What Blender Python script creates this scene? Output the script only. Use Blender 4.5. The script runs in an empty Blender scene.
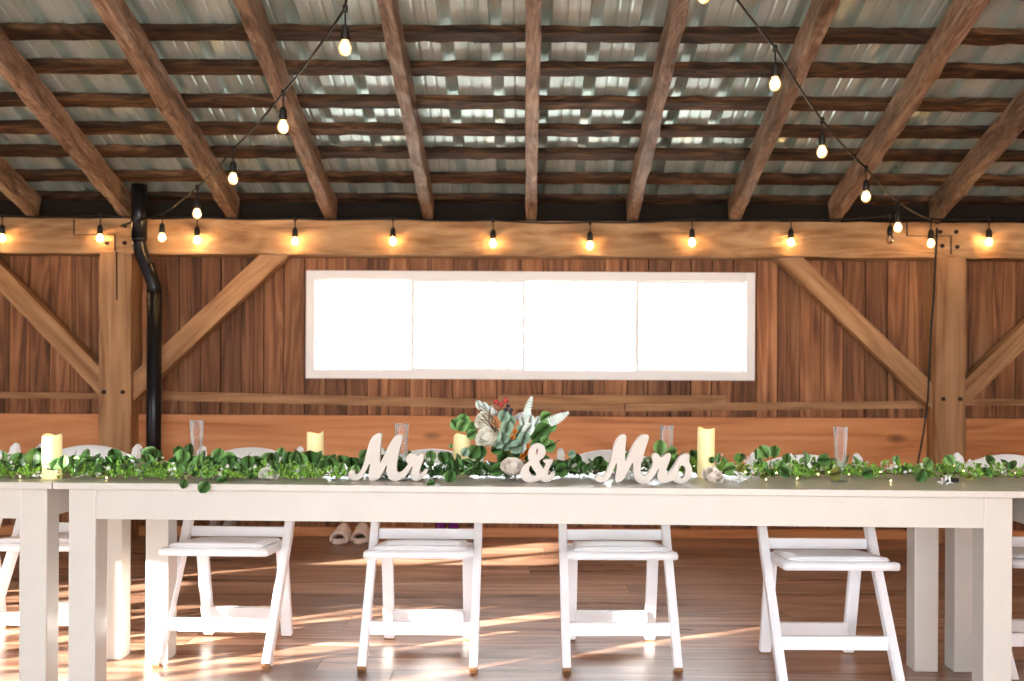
import bpy, bmesh, math, random
from mathutils import Vector, Matrix, noise
random.seed(7)
S = bpy.context.scene
COL = S.collection
# ------------------------------------------------------------------ camera
F, CX, CY, H, ROLL = 1000.0, 525.0, 368.0, 1.137, math.radians(0.3)
cam = bpy.data.cameras.new('camera'); camo = bpy.data.objects.new('camera', cam); COL.objects.link(camo)
cam.sensor_width = 36.0; cam.lens = F / 1024 * 36
cam.shift_x = -(CX - 512) / 1024; cam.shift_y = (CY - 340.5) / 1024
camo.location = (0, 0, H); camo.rotation_euler = (math.pi / 2, -ROLL, 0)
cam.dof.use_dof = True; cam.dof.focus_distance = 3.45; cam.dof.aperture_fstop = 3.2
cam.clip_start = 0.05; cam.clip_end = 200
S.camera = camo
# ------------------------------------------------------------------ world, sun, exposure
w = bpy.data.worlds.new('world'); S.world = w; w.use_nodes = True
bg = w.node_tree.nodes['Background']; bg.inputs[0].default_value = (0.92, 0.96, 1.0, 1); bg.inputs[1].default_value = 8.0
SUNDIR = Vector((0.88, 0.47, -0.2)).normalized()      # travel direction
sl = bpy.data.lights.new('sun', 'SUN'); sl.energy = 55; sl.angle = math.radians(0.6); sl.color = (1, 0.92, 0.8)
so = bpy.data.objects.new('sun', sl); COL.objects.link(so); so.rotation_euler = SUNDIR.to_track_quat('-Z', 'Y').to_euler()
so.location = (-20, -8, 8)
vs = S.view_settings; vs.view_transform = 'Standard'; vs.look = 'None'; vs.exposure = 0.3; vs.gamma = 1; vs.use_curve_mapping = False
try: S.cycles.max_bounces = 8; S.cycles.transparent_max_bounces = 16; S.cycles.sample_clamp_indirect = 4
except Exception: pass

def P(px, py, y):
    "the point at distance y that the photograph shows at pixel px, py"
    dx, dy = px - CX, py - CY
    c, s = math.cos(ROLL), math.sin(ROLL)
    X = dx * c + dy * s; Y = -dx * s + dy * c
    return Vector((X * y / F, y, H - Y * y / F))

# ------------------------------------------------------------------ object helpers
def tag(o, label=None, cat=None, group=None, kind=None):
    if label: o['label'] = label
    if cat: o['category'] = cat
    if group: o['group'] = group
    if kind: o['kind'] = kind
    return o
def empty(name, loc=(0, 0, 0), rz=0, **k):
    o = bpy.data.objects.new(name, None); COL.objects.link(o); o.location = loc; o.rotation_euler = (0, 0, rz)
    o.empty_display_size = 0.05
    return tag(o, **k)
def obj(name, bm, mat, parent=None, smooth=False, loc=None, **k):
    me = bpy.data.meshes.new(name); bm.normal_update(); bm.to_mesh(me); bm.free()
    if isinstance(mat, (list, tuple)):
        for m in mat: me.materials.append(m)
    else: me.materials.append(mat)
    if smooth:
        for p in me.polygons: p.use_smooth = True
    o = bpy.data.objects.new(name, me); COL.objects.link(o)
    if parent: o.parent = parent
    if loc is not None: o.location = loc
    return tag(o, **k)
def copy_tree(o, parent=None):
    c = o.copy(); COL.objects.link(c)
    if parent: c.parent = parent
    for ch in [x for x in bpy.data.objects if x.parent == o and x != c]:
        copy_tree(ch, c)
    return c

# ------------------------------------------------------------------ materials
def lin(r, g, b):
    f = lambda v: (v / 255 / 12.92) if v / 255 <= 0.04045 else ((v / 255 + 0.055) / 1.055) ** 2.4
    return (f(r), f(g), f(b), 1)
def newmat(name):
    m = bpy.data.materials.new(name); m.use_nodes = True
    return m, m.node_tree, m.node_tree.nodes['Principled BSDF']
def plain(name, col, rough=0.5, metal=0.0, spec=0.5, var=0.0, emit=None, es=0, trans=0, ior=1.45, bump=0, sss=0, vscale=30, coat=0):
    m, t, b = newmat(name)
    b.inputs['Base Color'].default_value = col; b.inputs['Roughness'].default_value = rough
    b.inputs['Metallic'].default_value = metal; b.inputs['Specular IOR Level'].default_value = spec
    b.inputs['Transmission Weight'].default_value = trans; b.inputs['IOR'].default_value = ior
    b.inputs['Coat Weight'].default_value = coat
    if sss:
        b.inputs['Subsurface Weight'].default_value = sss; b.inputs['Subsurface Radius'].default_value = (0.02, 0.012, 0.006)
    if emit: b.inputs['Emission Color'].default_value = emit; b.inputs['Emission Strength'].default_value = es
    tc = t.nodes.new('ShaderNodeTexCoord'); n = t.nodes.new('ShaderNodeTexNoise'); n.inputs['Scale'].default_value = vscale; n.inputs['Detail'].default_value = 3
    t.links.new(tc.outputs['Object'], n.inputs['Vector'])
    if var:
        r = t.nodes.new('ShaderNodeValToRGB')
        r.color_ramp.elements[0].position = 0.35; r.color_ramp.elements[1].position = 0.65
        r.color_ramp.elements[0].color = tuple(c * (1 - var) for c in col[:3]) + (1,)
        r.color_ramp.elements[1].color = tuple(min(1, c * (1 + var)) for c in col[:3]) + (1,)
        t.links.new(n.outputs['Fac'], r.inputs['Fac']); t.links.new(r.outputs['Color'], b.inputs['Base Color'])
    if bump:
        bp = t.nodes.new('ShaderNodeBump'); bp.inputs['Strength'].default_value = bump; bp.inputs['Distance'].default_value = 0.01
        t.links.new(n.outputs['Fac'], bp.inputs['Height']); t.links.new(bp.outputs['Normal'], b.inputs['Normal'])
    return m
def wood(name, cols, axis='X', scale=14, stretch=14, rough=0.6, bump=0.35, spec=0.3, tint=0.5, stain=0.5, knots=0.0, rings=0.35, rvar=0):
    m, t, b = newmat(name); N = t.nodes; L = t.links
    tc = N.new('ShaderNodeTexCoord'); at = N.new('ShaderNodeAttribute'); at.attribute_name = 'rnd'
    sc = N.new('ShaderNodeVectorMath'); sc.operation = 'SCALE'; sc.inputs[3].default_value = 17.3
    ad = N.new('ShaderNodeVectorMath'); ad.operation = 'ADD'
    L.new(at.outputs['Color'], sc.inputs[0]); L.new(tc.outputs['Object'], ad.inputs[0]); L.new(sc.outputs[0], ad.inputs[1])
    mp = N.new('ShaderNodeMapping'); s = [scale] * 3; s['XYZ'.index(axis)] = scale / stretch; mp.inputs['Scale'].default_value = s
    L.new(ad.outputs[0], mp.inputs['Vector'])
    n1 = N.new('ShaderNodeTexNoise'); n1.inputs['Scale'].default_value = 1.0; n1.inputs['Detail'].default_value = 7; n1.inputs['Roughness'].default_value = 0.65; n1.inputs['Distortion'].default_value = 0.9
    L.new(mp.outputs[0], n1.inputs['Vector'])
    # growth rings: sine of a low-frequency field
    mp2 = N.new('ShaderNodeMapping'); s2 = [scale * 0.32] * 3; s2['XYZ'.index(axis)] = scale * 0.32 / (stretch * 0.55); mp2.inputs['Scale'].default_value = s2
    L.new(ad.outputs[0], mp2.inputs['Vector'])
    n2 = N.new('ShaderNodeTexNoise'); n2.inputs['Scale'].default_value = 1.0; n2.inputs['Detail'].default_value = 1.5; n2.inputs['Distortion'].default_value = 0.3
    L.new(mp2.outputs[0], n2.inputs['Vector'])
    mu = N.new('ShaderNodeMath'); mu.operation = 'MULTIPLY'; mu.inputs[1].default_value = 75; L.new(n2.outputs['Fac'], mu.inputs[0])
    si = N.new('ShaderNodeMath'); si.operation = 'SINE'; L.new(mu.outputs[0], si.inputs[0])
    ma = N.new('ShaderNodeMath'); ma.operation = 'MULTIPLY_ADD'; ma.inputs[1].default_value = rings * 0.22; L.new(si.outputs[0], ma.inputs[0]); L.new(n1.outputs['Fac'], ma.inputs[2])
    ramp = N.new('ShaderNodeValToRGB'); e = ramp.color_ramp.elements
    k = len(cols)
    e[0].position = 0.28; e[0].color = cols[0]; e[1].position = 0.72; e[1].color = cols[-1]
    for i in range(1, k - 1):
        x = e.new(0.28 + 0.44 * i / (k - 1)); x.color = cols[i]
    L.new(ma.outputs[0], ramp.inputs['Fac'])
    # big stains
    n3 = N.new('ShaderNodeTexNoise'); n3.inputs['Scale'].default_value = 1.6; n3.inputs['Detail'].default_value = 4; L.new(ad.outputs[0], n3.inputs['Vector'])
    mr = N.new('ShaderNodeMapRange'); mr.inputs[1].default_value = 0.3; mr.inputs[2].default_value = 0.7; mr.inputs[3].default_value = 1 - stain; mr.inputs[4].default_value = 1 + stain * 0.3
    L.new(n3.outputs['Fac'], mr.inputs[0])
    # per-board tint
    sp = N.new('ShaderNodeSeparateColor'); L.new(at.outputs['Color'], sp.inputs[0])
    mt = N.new('ShaderNodeMapRange'); mt.inputs[3].default_value = 1 - tint * 0.6; mt.inputs[4].default_value = 1 + tint * 0.5; L.new(sp.outputs[0], mt.inputs[0])
    mm = N.new('ShaderNodeMath'); mm.operation = 'MULTIPLY'; L.new(mr.outputs[0], mm.inputs[0]); L.new(mt.outputs[0], mm.inputs[1])
    vm = N.new('ShaderNodeVectorMath'); vm.operation = 'SCALE'; L.new(ramp.outputs['Color'], vm.inputs[0]); L.new(mm.outputs[0], vm.inputs[3])
    out = vm.outputs[0]
    if knots:
        mk = N.new('ShaderNodeMapping'); s3 = [knots] * 3; s3['XYZ'.index(axis)] = knots * 0.45; mk.inputs['Scale'].default_value = s3; L.new(ad.outputs[0], mk.inputs['Vector'])
        v = N.new('ShaderNodeTexVoronoi'); v.inputs['Scale'].default_value = 1; v.inputs['Randomness'].default_value = 1; L.new(mk.outputs[0], v.inputs['Vector'])
        kr = N.new('ShaderNodeMapRange'); kr.inputs[1].default_value = 0.04; kr.inputs[2].default_value = 0.11; kr.inputs[3].default_value = 0.25; kr.inputs[4].default_value = 1; L.new(v.outputs['Distance'], kr.inputs[0])
        v2 = N.new('ShaderNodeVectorMath'); v2.operation = 'SCALE'; L.new(out, v2.inputs[0]); L.new(kr.outputs[0], v2.inputs[3]); out = v2.outputs[0]
    L.new(out, b.inputs['Base Color'])
    b.inputs['Roughness'].default_value = rough; b.inputs['Specular IOR Level'].default_value = spec
    if rvar:
        rr = N.new('ShaderNodeMapRange'); rr.inputs[3].default_value = rough - rvar; rr.inputs[4].default_value = rough + rvar; L.new(n1.outputs['Fac'], rr.inputs[0]); L.new(rr.outputs[0], b.inputs['Roughness'])
    bp = N.new('ShaderNodeBump'); bp.inputs['Strength'].default_value = bump; bp.inputs['Distance'].default_value = 0.006
    L.new(ma.outputs[0], bp.inputs['Height']); L.new(bp.outputs['Normal'], b.inputs['Normal'])
    return m

M = {}
M['plank'] = wood('wall_plank_wood', [lin(88, 56, 37), lin(136, 88, 57), lin(160, 108, 72), lin(180, 130, 92)], 'Z', 16, 22, 0.6, 0.35, 0.3, 0.6, 0.35, 0, 0.35)
M['beam'] = wood('hewn_beam_wood', [lin(140, 100, 66), lin(178, 136, 96), lin(200, 160, 118), lin(214, 178, 138)], 'X', 11, 7, 0.65, 0.45, 0.25, 0.2, 0.4, 0, 0.22)
M['post'] = wood('post_wood', [lin(130, 92, 62), lin(166, 122, 84), lin(186, 142, 102), lin(200, 158, 118)], 'X', 11, 14, 0.62, 0.35, 0.25, 0.15, 0.25, 0, 0.25)
M['rafter'] = wood('rafter_wood', [lin(66, 48, 38), lin(116, 88, 70), lin(150, 122, 102), lin(184, 160, 142)], 'X', 20, 6, 0.5, 0.6, 0.4, 0.3, 0.35, 0, 0.2)
M['purlin'] = wood('slab_purlin_wood', [lin(22, 15, 10), lin(56, 38, 26), lin(92, 64, 44), lin(128, 94, 66)], 'X', 20, 9, 0.6, 0.7, 0.3, 0.4, 0.5, 0, 0.3)
M['orange'] = wood('new_pine_wood', [lin(180, 112, 66), lin(206, 136, 86), lin(216, 148, 98), lin(224, 160, 112)], 'X', 9, 16, 0.5, 0.12, 0.3, 0.12, 0.12, 2.6, 0.35)
M['floor'] = wood('floor_board_wood', [lin(96, 66, 52), lin(148, 108, 86), lin(178, 138, 114), lin(202, 166, 142)], 'X', 9, 16, 0.3, 0.12, 0.6, 0.6, 0.25, 1.5, 0.35, 0.1)
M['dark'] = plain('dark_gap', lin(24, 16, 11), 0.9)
M['wallback'] = plain('dark_leak_backing', lin(40, 26, 18), 0.9, var=0.2)
M['table'] = plain('cream_painted_wood', lin(198, 193, 186), 0.3, var=0.02, bump=0.03, vscale=12)
M['chair'] = plain('white_resin', lin(248, 247, 250), 0.34, var=0.01)
M['pad'] = plain('white_vinyl_pad', lin(244, 243, 246), 0.45, bump=0.05)
M['foot'] = plain('tan_rubber_foot', lin(150, 110, 74), 0.7)
M['vinyl'] = plain('white_window_vinyl', lin(250, 249, 248), 0.4)
M['black'] = plain('black_plastic', lin(18, 17, 17), 0.45)
M['cable'] = plain('black_rubber_cable', lin(16, 15, 15), 0.5)
M['pipe'] = plain('black_metal_pipe', lin(30, 31, 36), 0.28, metal=0.5, var=0.15, vscale=9)
M['peg'] = plain('dark_oak_peg', lin(38, 24, 15), 0.8)
M['letter'] = plain('glitter_white_paint', lin(202, 194, 186), 0.5, var=0.05, bump=0.25, vscale=260)
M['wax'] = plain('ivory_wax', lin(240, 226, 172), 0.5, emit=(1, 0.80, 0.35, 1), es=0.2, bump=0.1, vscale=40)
M['flame'] = plain('led_flame', (1, 0.7, 0.3, 1), 0.5, emit=(1, 0.62, 0.2, 1), es=9)
M['leaf'] = plain('eucalyptus_leaf', lin(112, 158, 88), 0.38, var=0.3, vscale=45)
M['leaf_d'] = plain('dark_green_leaf', lin(68, 108, 54), 0.36, var=0.35, vscale=45)
M['leaf_s'] = plain('bright_small_leaf', lin(140, 190, 76), 0.4, var=0.45, vscale=38)
M['leaf_g'] = plain('sage_leaf', lin(134, 166, 142), 0.6, var=0.2, vscale=50)
M['miller'] = plain('silver_velvet_leaf', lin(214, 230, 224), 0.7, var=0.1, vscale=60)
M['olive'] = plain('olive_leaf', lin(122, 132, 62), 0.5, var=0.3, vscale=45)
M['stem'] = plain('brown_green_stem', lin(92, 74, 46), 0.6)
M['rose'] = plain('ivory_rose_petal', lin(255, 250, 238), 0.6, var=0.05, vscale=60)
M['roseb'] = plain('blush_rose_petal', lin(252, 240, 230), 0.6, var=0.08, vscale=60)
M['white'] = plain('white_blossom', lin(250, 250, 250), 0.5)
M['satin'] = plain('white_satin', lin(250, 250, 252), 0.3)
M['berry'] = plain('frosted_red_berry', lin(178, 62, 66), 0.5, var=0.3, vscale=120)
M['berryb'] = plain('dark_blue_berry', lin(34, 38, 58), 0.4)
M['rust'] = plain('rust_orange_leaf', lin(206, 120, 40), 0.5, var=0.2)
M['slipper'] = plain('cream_foam', lin(240, 222, 212), 0.7, bump=0.1)
M['inner'] = plain('grey_lining', lin(120, 112, 104), 0.8)
M['purple'] = plain('shiny_purple', lin(104, 30, 112), 0.16, var=0.4, vscale=60, coat=0.6)
M['grey'] = plain('grey_fabric', lin(150, 136, 134), 0.6, var=0.25, vscale=50)
M['ground'] = plain('outdoor_gravel', lin(214, 208, 196), 0.9, var=0.1, vscale=3)
M['fairy'] = plain('warm_fairy_bulb', (1, 0.85, 0.4, 1), 0.4, emit=(1, 0.80, 0.32, 1), es=14)
M['filament'] = plain('glowing_filament', (1, 0.8, 0.4, 1), 0.5, emit=(1, 0.70, 0.30, 1), es=16)
M['wire'] = plain('silver_wire', lin(190, 190, 180), 0.4, metal=0.8)

def metal_mat():
    m, t, b = newmat('galvanised_sheet'); N = t.nodes; L = t.links
    b.inputs['Metallic'].default_value = 0.6; b.inputs['Roughness'].default_value = 0.3
    tc = N.new('ShaderNodeTexCoord'); mp = N.new('ShaderNodeMapping'); mp.inputs['Scale'].default_value = (7, 1.2, 1.2); L.new(tc.outputs['Object'], mp.inputs[0])
    n = N.new('ShaderNodeTexNoise'); n.inputs['Scale'].default_value = 1.3; n.inputs['Detail'].default_value = 5; L.new(mp.outputs[0], n.inputs['Vector'])
    r = N.new('ShaderNodeValToRGB'); r.color_ramp.elements[0].position = 0.3; r.color_ramp.elements[1].position = 0.7
    r.color_ramp.elements[0].color = lin(176, 196, 190); r.color_ramp.elements[1].color = lin(222, 236, 236)
    L.new(n.outputs['Fac'], r.inputs[0]); L.new(r.outputs[0], b.inputs['Base Color'])
    mr = N.new('ShaderNodeMapRange'); mr.inputs[3].default_value = 0.22; mr.inputs[4].default_value = 0.42; L.new(n.outputs['Fac'], mr.inputs[0]); L.new(mr.outputs[0], b.inputs['Roughness'])
    bp = N.new('ShaderNodeBump'); bp.inputs['Strength'].default_value = 0.25; bp.inputs['Distance'].default_value = 0.02; L.new(n.outputs['Fac'], bp.inputs['Height']); L.new(bp.outputs[0], b.inputs['Normal'])
    return m
M['metal'] = metal_mat()
def glass_mat(name, tint, rough=0.0, mixf=0.12, emit=None, es=0):
    m = bpy.data.materials.new(name); m.use_nodes = True; t = m.node_tree; N = t.nodes; L = t.links
    N.clear(); o = N.new('ShaderNodeOutputMaterial'); tr = N.new('ShaderNodeBsdfTransparent'); tr.inputs[0].default_value = tint
    gl = N.new('ShaderNodeBsdfGlossy'); gl.inputs['Roughness'].default_value = rough
    fr = N.new('ShaderNodeLayerWeight'); fr.inputs[0].default_value = mixf
    mx = N.new('ShaderNodeMixShader'); L.new(fr.outputs['Fresnel'], mx.inputs[0]); L.new(tr.outputs[0], mx.inputs[1]); L.new(gl.outputs[0], mx.inputs[2])
    last = mx
    if emit:
        em = N.new('ShaderNodeEmission'); em.inputs[0].default_value = emit; em.inputs[1].default_value = es
        ad = N.new('ShaderNodeAddShader'); L.new(mx.outputs[0], ad.inputs[0]); L.new(em.outputs[0], ad.inputs[1]); last = ad
    L.new(last.outputs[0], o.inputs[0])
    return m
M['glass'] = glass_mat('window_glass', (0.97, 0.98, 0.98, 1), 0.0, 0.1)
M['bulb'] = glass_mat('lit_bulb_glass', (1, 0.95, 0.85, 1), 0.05, 0.3, (1, 0.55, 0.18, 1), 1.5)
M['bulboff'] = glass_mat('clear_bulb_glass', (0.95, 0.93, 0.9, 1), 0.05, 0.45)
def flute_mat():
    m = glass_mat('clear_plastic', (1, 1, 1, 1), 0.12, 0.12); t = m.node_tree; o = t.nodes['Material Output']
    d = t.nodes.new('ShaderNodeBsdfTranslucent'); d.inputs[0].default_value = (0.95, 0.95, 1, 1); d2 = t.nodes.new('ShaderNodeBsdfDiffuse'); d2.inputs[0].default_value = (0.95, 0.95, 1, 1)
    a = t.nodes.new('ShaderNodeMixShader'); t.links.new(d.outputs[0], a.inputs[1]); t.links.new(d2.outputs[0], a.inputs[2])
    lw = t.nodes.new('ShaderNodeLayerWeight'); lw.inputs[0].default_value = 0.35
    mr = t.nodes.new('ShaderNodeMapRange'); mr.inputs[3].default_value = 0.015; mr.inputs[4].default_value = 0.75; t.links.new(lw.outputs['Facing'], mr.inputs[0])  # white edge highlights put into the colour by viewing angle
    mx = t.nodes.new('ShaderNodeMixShader'); src = o.inputs[0].links[0].from_socket
    t.links.new(mr.outputs[0], mx.inputs[0]); t.links.new(src, mx.inputs[1]); t.links.new(a.outputs[0], mx.inputs[2]); t.links.new(mx.outputs[0], o.inputs[0])
    return m
M['flute'] = flute_mat()

# ------------------------------------------------------------------ mesh helpers
def rnd_layer(bm): return bm.loops.layers.float_color.get('rnd') or bm.loops.layers.float_color.new('rnd')
def setrnd(bm, faces):
    l = rnd_layer(bm); c = (random.random(), random.random(), random.random(), 1)
    for f in faces:
        for lp in f.loops: lp[l] = c
def box(bm, x0, x1, y0, y1, z0, z1, rnd=False, bev=0):
    l = rnd_layer(bm) if rnd else None
    v = [bm.verts.new((x, y, z)) for x in (x0, x1) for y in (y0, y1) for z in (z0, z1)]
    idx = [(0, 1, 3, 2), (4, 6, 7, 5), (0, 4, 5, 1), (2, 3, 7, 6), (0, 2, 6, 4), (1, 5, 7, 3)]
    fs = [bm.faces.new([v[i] for i in q]) for q in idx]
    if rnd: setrnd(bm, fs)
    if bev:
        es = list({e for f in fs for e in f.edges})
        r = bmesh.ops.bevel(bm, geom=es, offset=bev, segments=2, affect='EDGES', profile=0.6)
    return v
def bar(bm, p0, p1, w, d, ref=(0, 0, 1), n=1, jit=0, seed=0, bev=0, edge_jit=0):
    "rectangular bar from p0 to p1; w across (perp. to ref), d along ref-ish"
    p0, p1 = Vector(p0), Vector(p1); a = (p1 - p0).normalized(); ref = Vector(ref)
    u = a.cross(ref).normalized(); v = u.cross(a).normalized()
    rings = []
    for i in range(n + 1):
        c = p0.lerp(p1, i / n); ring = []
        for sx, sy in ((-1, -1), (1, -1), (1, 1), (-1, 1)):
            q = c + u * sx * w / 2 + v * sy * d / 2
            if jit:
                s = Vector((i * 0.37 * (p1 - p0).length + seed * 9.1, sx * 1.7, sy * 2.3 + seed))
                q += noise.noise_vector(s) * jit
                if edge_jit: q += u * sx * noise.noise(Vector((i * 0.9 + seed * 5.3, sx * 3.1, 0.2))) * edge_jit
            ring.append(bm.verts.new(q))
        rings.append(ring)
    fs = []
    for i in range(n):
        for k in range(4):
            fs.append(bm.faces.new((rings[i][k], rings[i][(k + 1) % 4], rings[i + 1][(k + 1) % 4], rings[i + 1][k])))
    c0 = bm.faces.new(rings[0][::-1]); c1 = bm.faces.new(rings[-1])
    if bev:
        es = [e for e in set(e for f in fs + [c0, c1] for e in f.edges) if len(e.link_faces) == 2 and (n == 1 or e.link_faces[0].normal is not None)]
        long_es = []
        for i in range(n):
            for k in range(4):
                e = bm.edges.get((rings[i][k], rings[i + 1][k]))
                if e: long_es.append(e)
        for r in (rings[0], rings[-1]):
            for k in range(4): long_es.append(bm.edges.get((r[k], r[(k + 1) % 4])))
        bmesh.ops.bevel(bm, geom=long_es, offset=bev, segments=2, affect='EDGES')
    return fs
def lathe(bm, prof, c=(0, 0, 0), seg=24, axis=None, close=False):
    c = Vector(c); rings = []
    M3 = Matrix.Identity(3) if axis is None else Vector((0, 0, 1)).rotation_difference(Vector(axis)).to_matrix()
    for r, z in prof:
        rings.append([bm.verts.new(c + M3 @ Vector((r * math.cos(2 * math.pi * k / seg), r * math.sin(2 * math.pi * k / seg), z))) for k in range(seg)])
    for a, b in zip(rings, rings[1:]):
        for k in range(seg): bm.faces.new((a[k], a[(k + 1) % seg], b[(k + 1) % seg], b[k]))
    if close:
        bm.faces.new(rings[0][::-1]); bm.faces.new(rings[-1])
    return rings
def tube(bm, pts, r, seg=8, cap=True):
    pts = [Vector(p) for p in pts]; rings = []; n = len(pts)
    up = Vector((0.13, 0.21, 0.97))
    for i, p in enumerate(pts):
        a = (pts[min(i + 1, n - 1)] - pts[max(i - 1, 0)]).normalized()
        u = a.cross(up)
        if u.length < 0.05: u = a.cross(Vector((1, 0, 0)))
        u.normalize(); v = u.cross(a).normalized()
        rr = r[i] if isinstance(r, (list, tuple)) else r
        rings.append([bm.verts.new(p + u * rr * math.cos(2 * math.pi * k / seg) + v * rr * math.sin(2 * math.pi * k / seg)) for k in range(seg)])
    for a, b in zip(rings, rings[1:]):
        for k in range(seg): bm.faces.new((a[k], a[(k + 1) % seg], b[(k + 1) % seg], b[k]))
    if cap: bm.faces.new(rings[0][::-1]); bm.faces.new(rings[-1])
def ball(bm, c, r, sub=2, sc=(1, 1, 1)):
    m = Matrix.Translation(Vector(c)) @ Matrix.Diagonal((sc[0], sc[1], sc[2], 1))
    return bmesh.ops.create_icosphere(bm, subdivisions=sub, radius=r, matrix=m)

def timber(name, p0, p1, w, d, mat, ref=(0, 0, 1), n=24, jit=0.006, bev=0.006, seed=0, edge_jit=0, parent=None, **k):
    "a timber as its own object, local X along its length so the grain follows it"
    p0, p1 = Vector(p0), Vector(p1); Lg = (p1 - p0).length; a = (p1 - p0).normalized()
    refv = Vector(ref); y = refv.cross(a).normalized(); z = a.cross(y).normalized()
    bm = bmesh.new(); rnd_layer(bm)
    bar(bm, (0, 0, 0), (Lg, 0, 0), w, d, (0, 0, 1), n, jit, seed, bev, edge_jit)
    setrnd(bm, bm.faces)
    bmesh.ops.recalc_face_normals(bm, faces=bm.faces)
    o = obj(name, bm, mat, parent, **k)
    R = Matrix((a, y, z)).transposed().to_4x4()
    o.matrix_world = Matrix.Translation(p0) @ R
    return o

# ================================================================== SETTING
YW, YP = 6.75, 6.55          # wall planks, front of posts
XL, XR, YB = -5.5, 5.5, -2.2
# floor
bm = bmesh.new(); rnd_layer(bm)
y = YB; k = 0
edges_y = [YW + 0.0]
yy = YW
while yy > YB:
    yy -= random.choice([0.17, 0.2, 0.23, 0.25, 0.29]); edges_y.append(yy)
for a, b in zip(edges_y, edges_y[1:]):
    x = XL - random.random() * 2
    while x < XR:
        ln = random.uniform(1.8, 3.8); x1 = min(x + ln, XR)
        box(bm, max(x, XL) + 0.001, x1 - 0.001, b + 0.0015, a - 0.0015, -0.03, 0 + random.uniform(-0.0008, 0.0), True)
        x = x1
bmesh.ops.recalc_face_normals(bm, faces=bm.faces)
obj('floor', bm, M['floor'], kind='structure')
bm = bmesh.new(); box(bm, XL - 0.2, XR + 0.2, YB, YW + 0.3, -0.2, -0.032)
obj('floor_deck', bm, M['dark'], kind='structure').name = 'floor.001'
bm = bmesh.new(); box(bm, -60, 60, -60, 60, -0.6, -0.45)
obj('ground', bm, M['ground'], kind='structure')

# window opening in the back wall
W0 = P(304, 270, YW); W1 = P(757, 381, YW)
wx0, wx1 = P(308, 320, YW).x + 0.012, P(753, 320, YW).x - 0.012
wz0, wz1 = P(530, 374, YW).z + 0.008, P(530, 277, YW).z - 0.008
# back wall planks
bm = bmesh.new(); rnd_layer(bm)
x = XL
while x < XR:
    wd = random.choice([0.135, 0.14, 0.145, 0.15, 0.155]); g = random.choice([0.003, 0.004, 0.007])
    a, b = x + g / 2, x + wd - g / 2; yo = random.uniform(-0.004, 0.002)
    if b < wx0 or a > wx1: box(bm, a, b, YW + yo, YW + 0.025, 0.0, 2.9, True, 0.0025)
    else:
        box(bm, a, b, YW + yo, YW + 0.025, 0.0, wz0, True, 0.0025); box(bm, a, b, YW + yo, YW + 0.025, wz1, 2.9, True, 0.0025)
        if a < wx0: box(bm, a, wx0, YW + yo, YW + 0.025, wz0, wz1, True)
        if b > wx1: box(bm, wx1, b, YW + yo, YW + 0.025, wz0, wz1, True)
    x += wd
bmesh.ops.recalc_face_normals(bm, faces=bm.faces)
wall = obj('wall_back', bm, M['plank'], kind='structure')
bm = bmesh.new()
for q in ((XL, wx0, 0, 2.6), (wx1, XR, 0, 2.6), (wx0, wx1, 0, wz0), (wx0, wx1, wz1, 2.6)):
    box(bm, q[0], q[1], YW + 0.028, YW + 0.08, q[2], q[3])
obj('backing', bm, M['wallback'], wall)  # dark sheet added behind the planks to stop light leaking through the gaps
# side walls (left one has invented openings, shaped to throw streaks of low sun)
def side_wall(name, x0, holes):
    bm = bmesh.new(); rnd_layer(bm)
    ys = sorted({YB, YW} | {h[0] for h in holes} | {h[1] for h in holes} | {YB + 0.2 * i for i in range(1, 46)})
    for a, b in zip(ys, ys[1:]):
        m = (a + b) / 2; hz = sorted([(h[2], h[3]) for h in holes if h[0] <= m <= h[1]])
        z = 0; top = 2.106 + 0.322 * (6.6 - a) + 0.25
        for h0, h1 in hz:
            if h0 > z: box(bm, x0 - 0.03, x0, a, b, z, h0, True)
            z = max(z, h1)
        box(bm, x0 - 0.03, x0, a, b, z, top, True)
    bmesh.ops.recalc_face_normals(bm, faces=bm.faces)
    return obj(name, bm, M['plank'], kind='structure')
tx = SUNDIR.x / math.hypot(SUNDIR.x, SUNDIR.y); ty = SUNDIR.y / math.hypot(SUNDIR.x, SUNDIR.y); tz = -SUNDIR.z / math.hypot(SUNDIR.x, SUNDIR.y)
def hole_for(X, Z, ln, wd):
    "opening in the left wall whose patch of sun falls on the floor at X, Z"
    t = (X - XL) / tx; hy = Z - ty * t; hz = tz * t
    return (hy - wd / 2, hy + wd / 2, hz - ln * tz / 2, hz + ln * tz / 2)
holes = [(a, b, 0.1, 1.3 if a > 1.2 else 1.5) for a, b in ((0.89, 0.965), (1.34, 1.42), (1.47, 1.75), (1.80, 2.06), (2.10, 2.30), (2.42, 2.72), (2.76, 3.1), (3.16, 3.5))] 
holes += [hole_for(*q) for q in ((0.55, 5.55, 0.5, 0.10), (1.25, 5.55, 0.5, 0.13), (1.7, 5.95, 0.5, 0.08), (-0.4, 5.5, 0.4, 0.09), (2.2, 5.3, 0.4, 0.07))]
side_wall('wall_left', XL, holes)
side_wall('wall_right', XR + 0.03, [])
bm = bmesh.new(); rnd_layer(bm); x = XL          # unseen wall added to cut light from behind, doorway sized for that
while x < XR:
    z0 = 2.5 if abs(x + 0.1) < 2.9 else 0
    box(bm, x, min(x + 0.2, XR) - 0.004, YB - 0.03, YB, z0, 5.2, True); x += 0.2
bmesh.ops.recalc_face_normals(bm, faces=bm.faces)
obj('wall_front_light_block', bm, M['plank'], kind='structure')
# skirting sill along the back wall and wide boards
timber('baseboard_back', (XL, YW - 0.02, 0.03), (XR, YW - 0.02, 0.03), 0.04, 0.06, M['orange'], jit=0.002, kind='structure')

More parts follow.
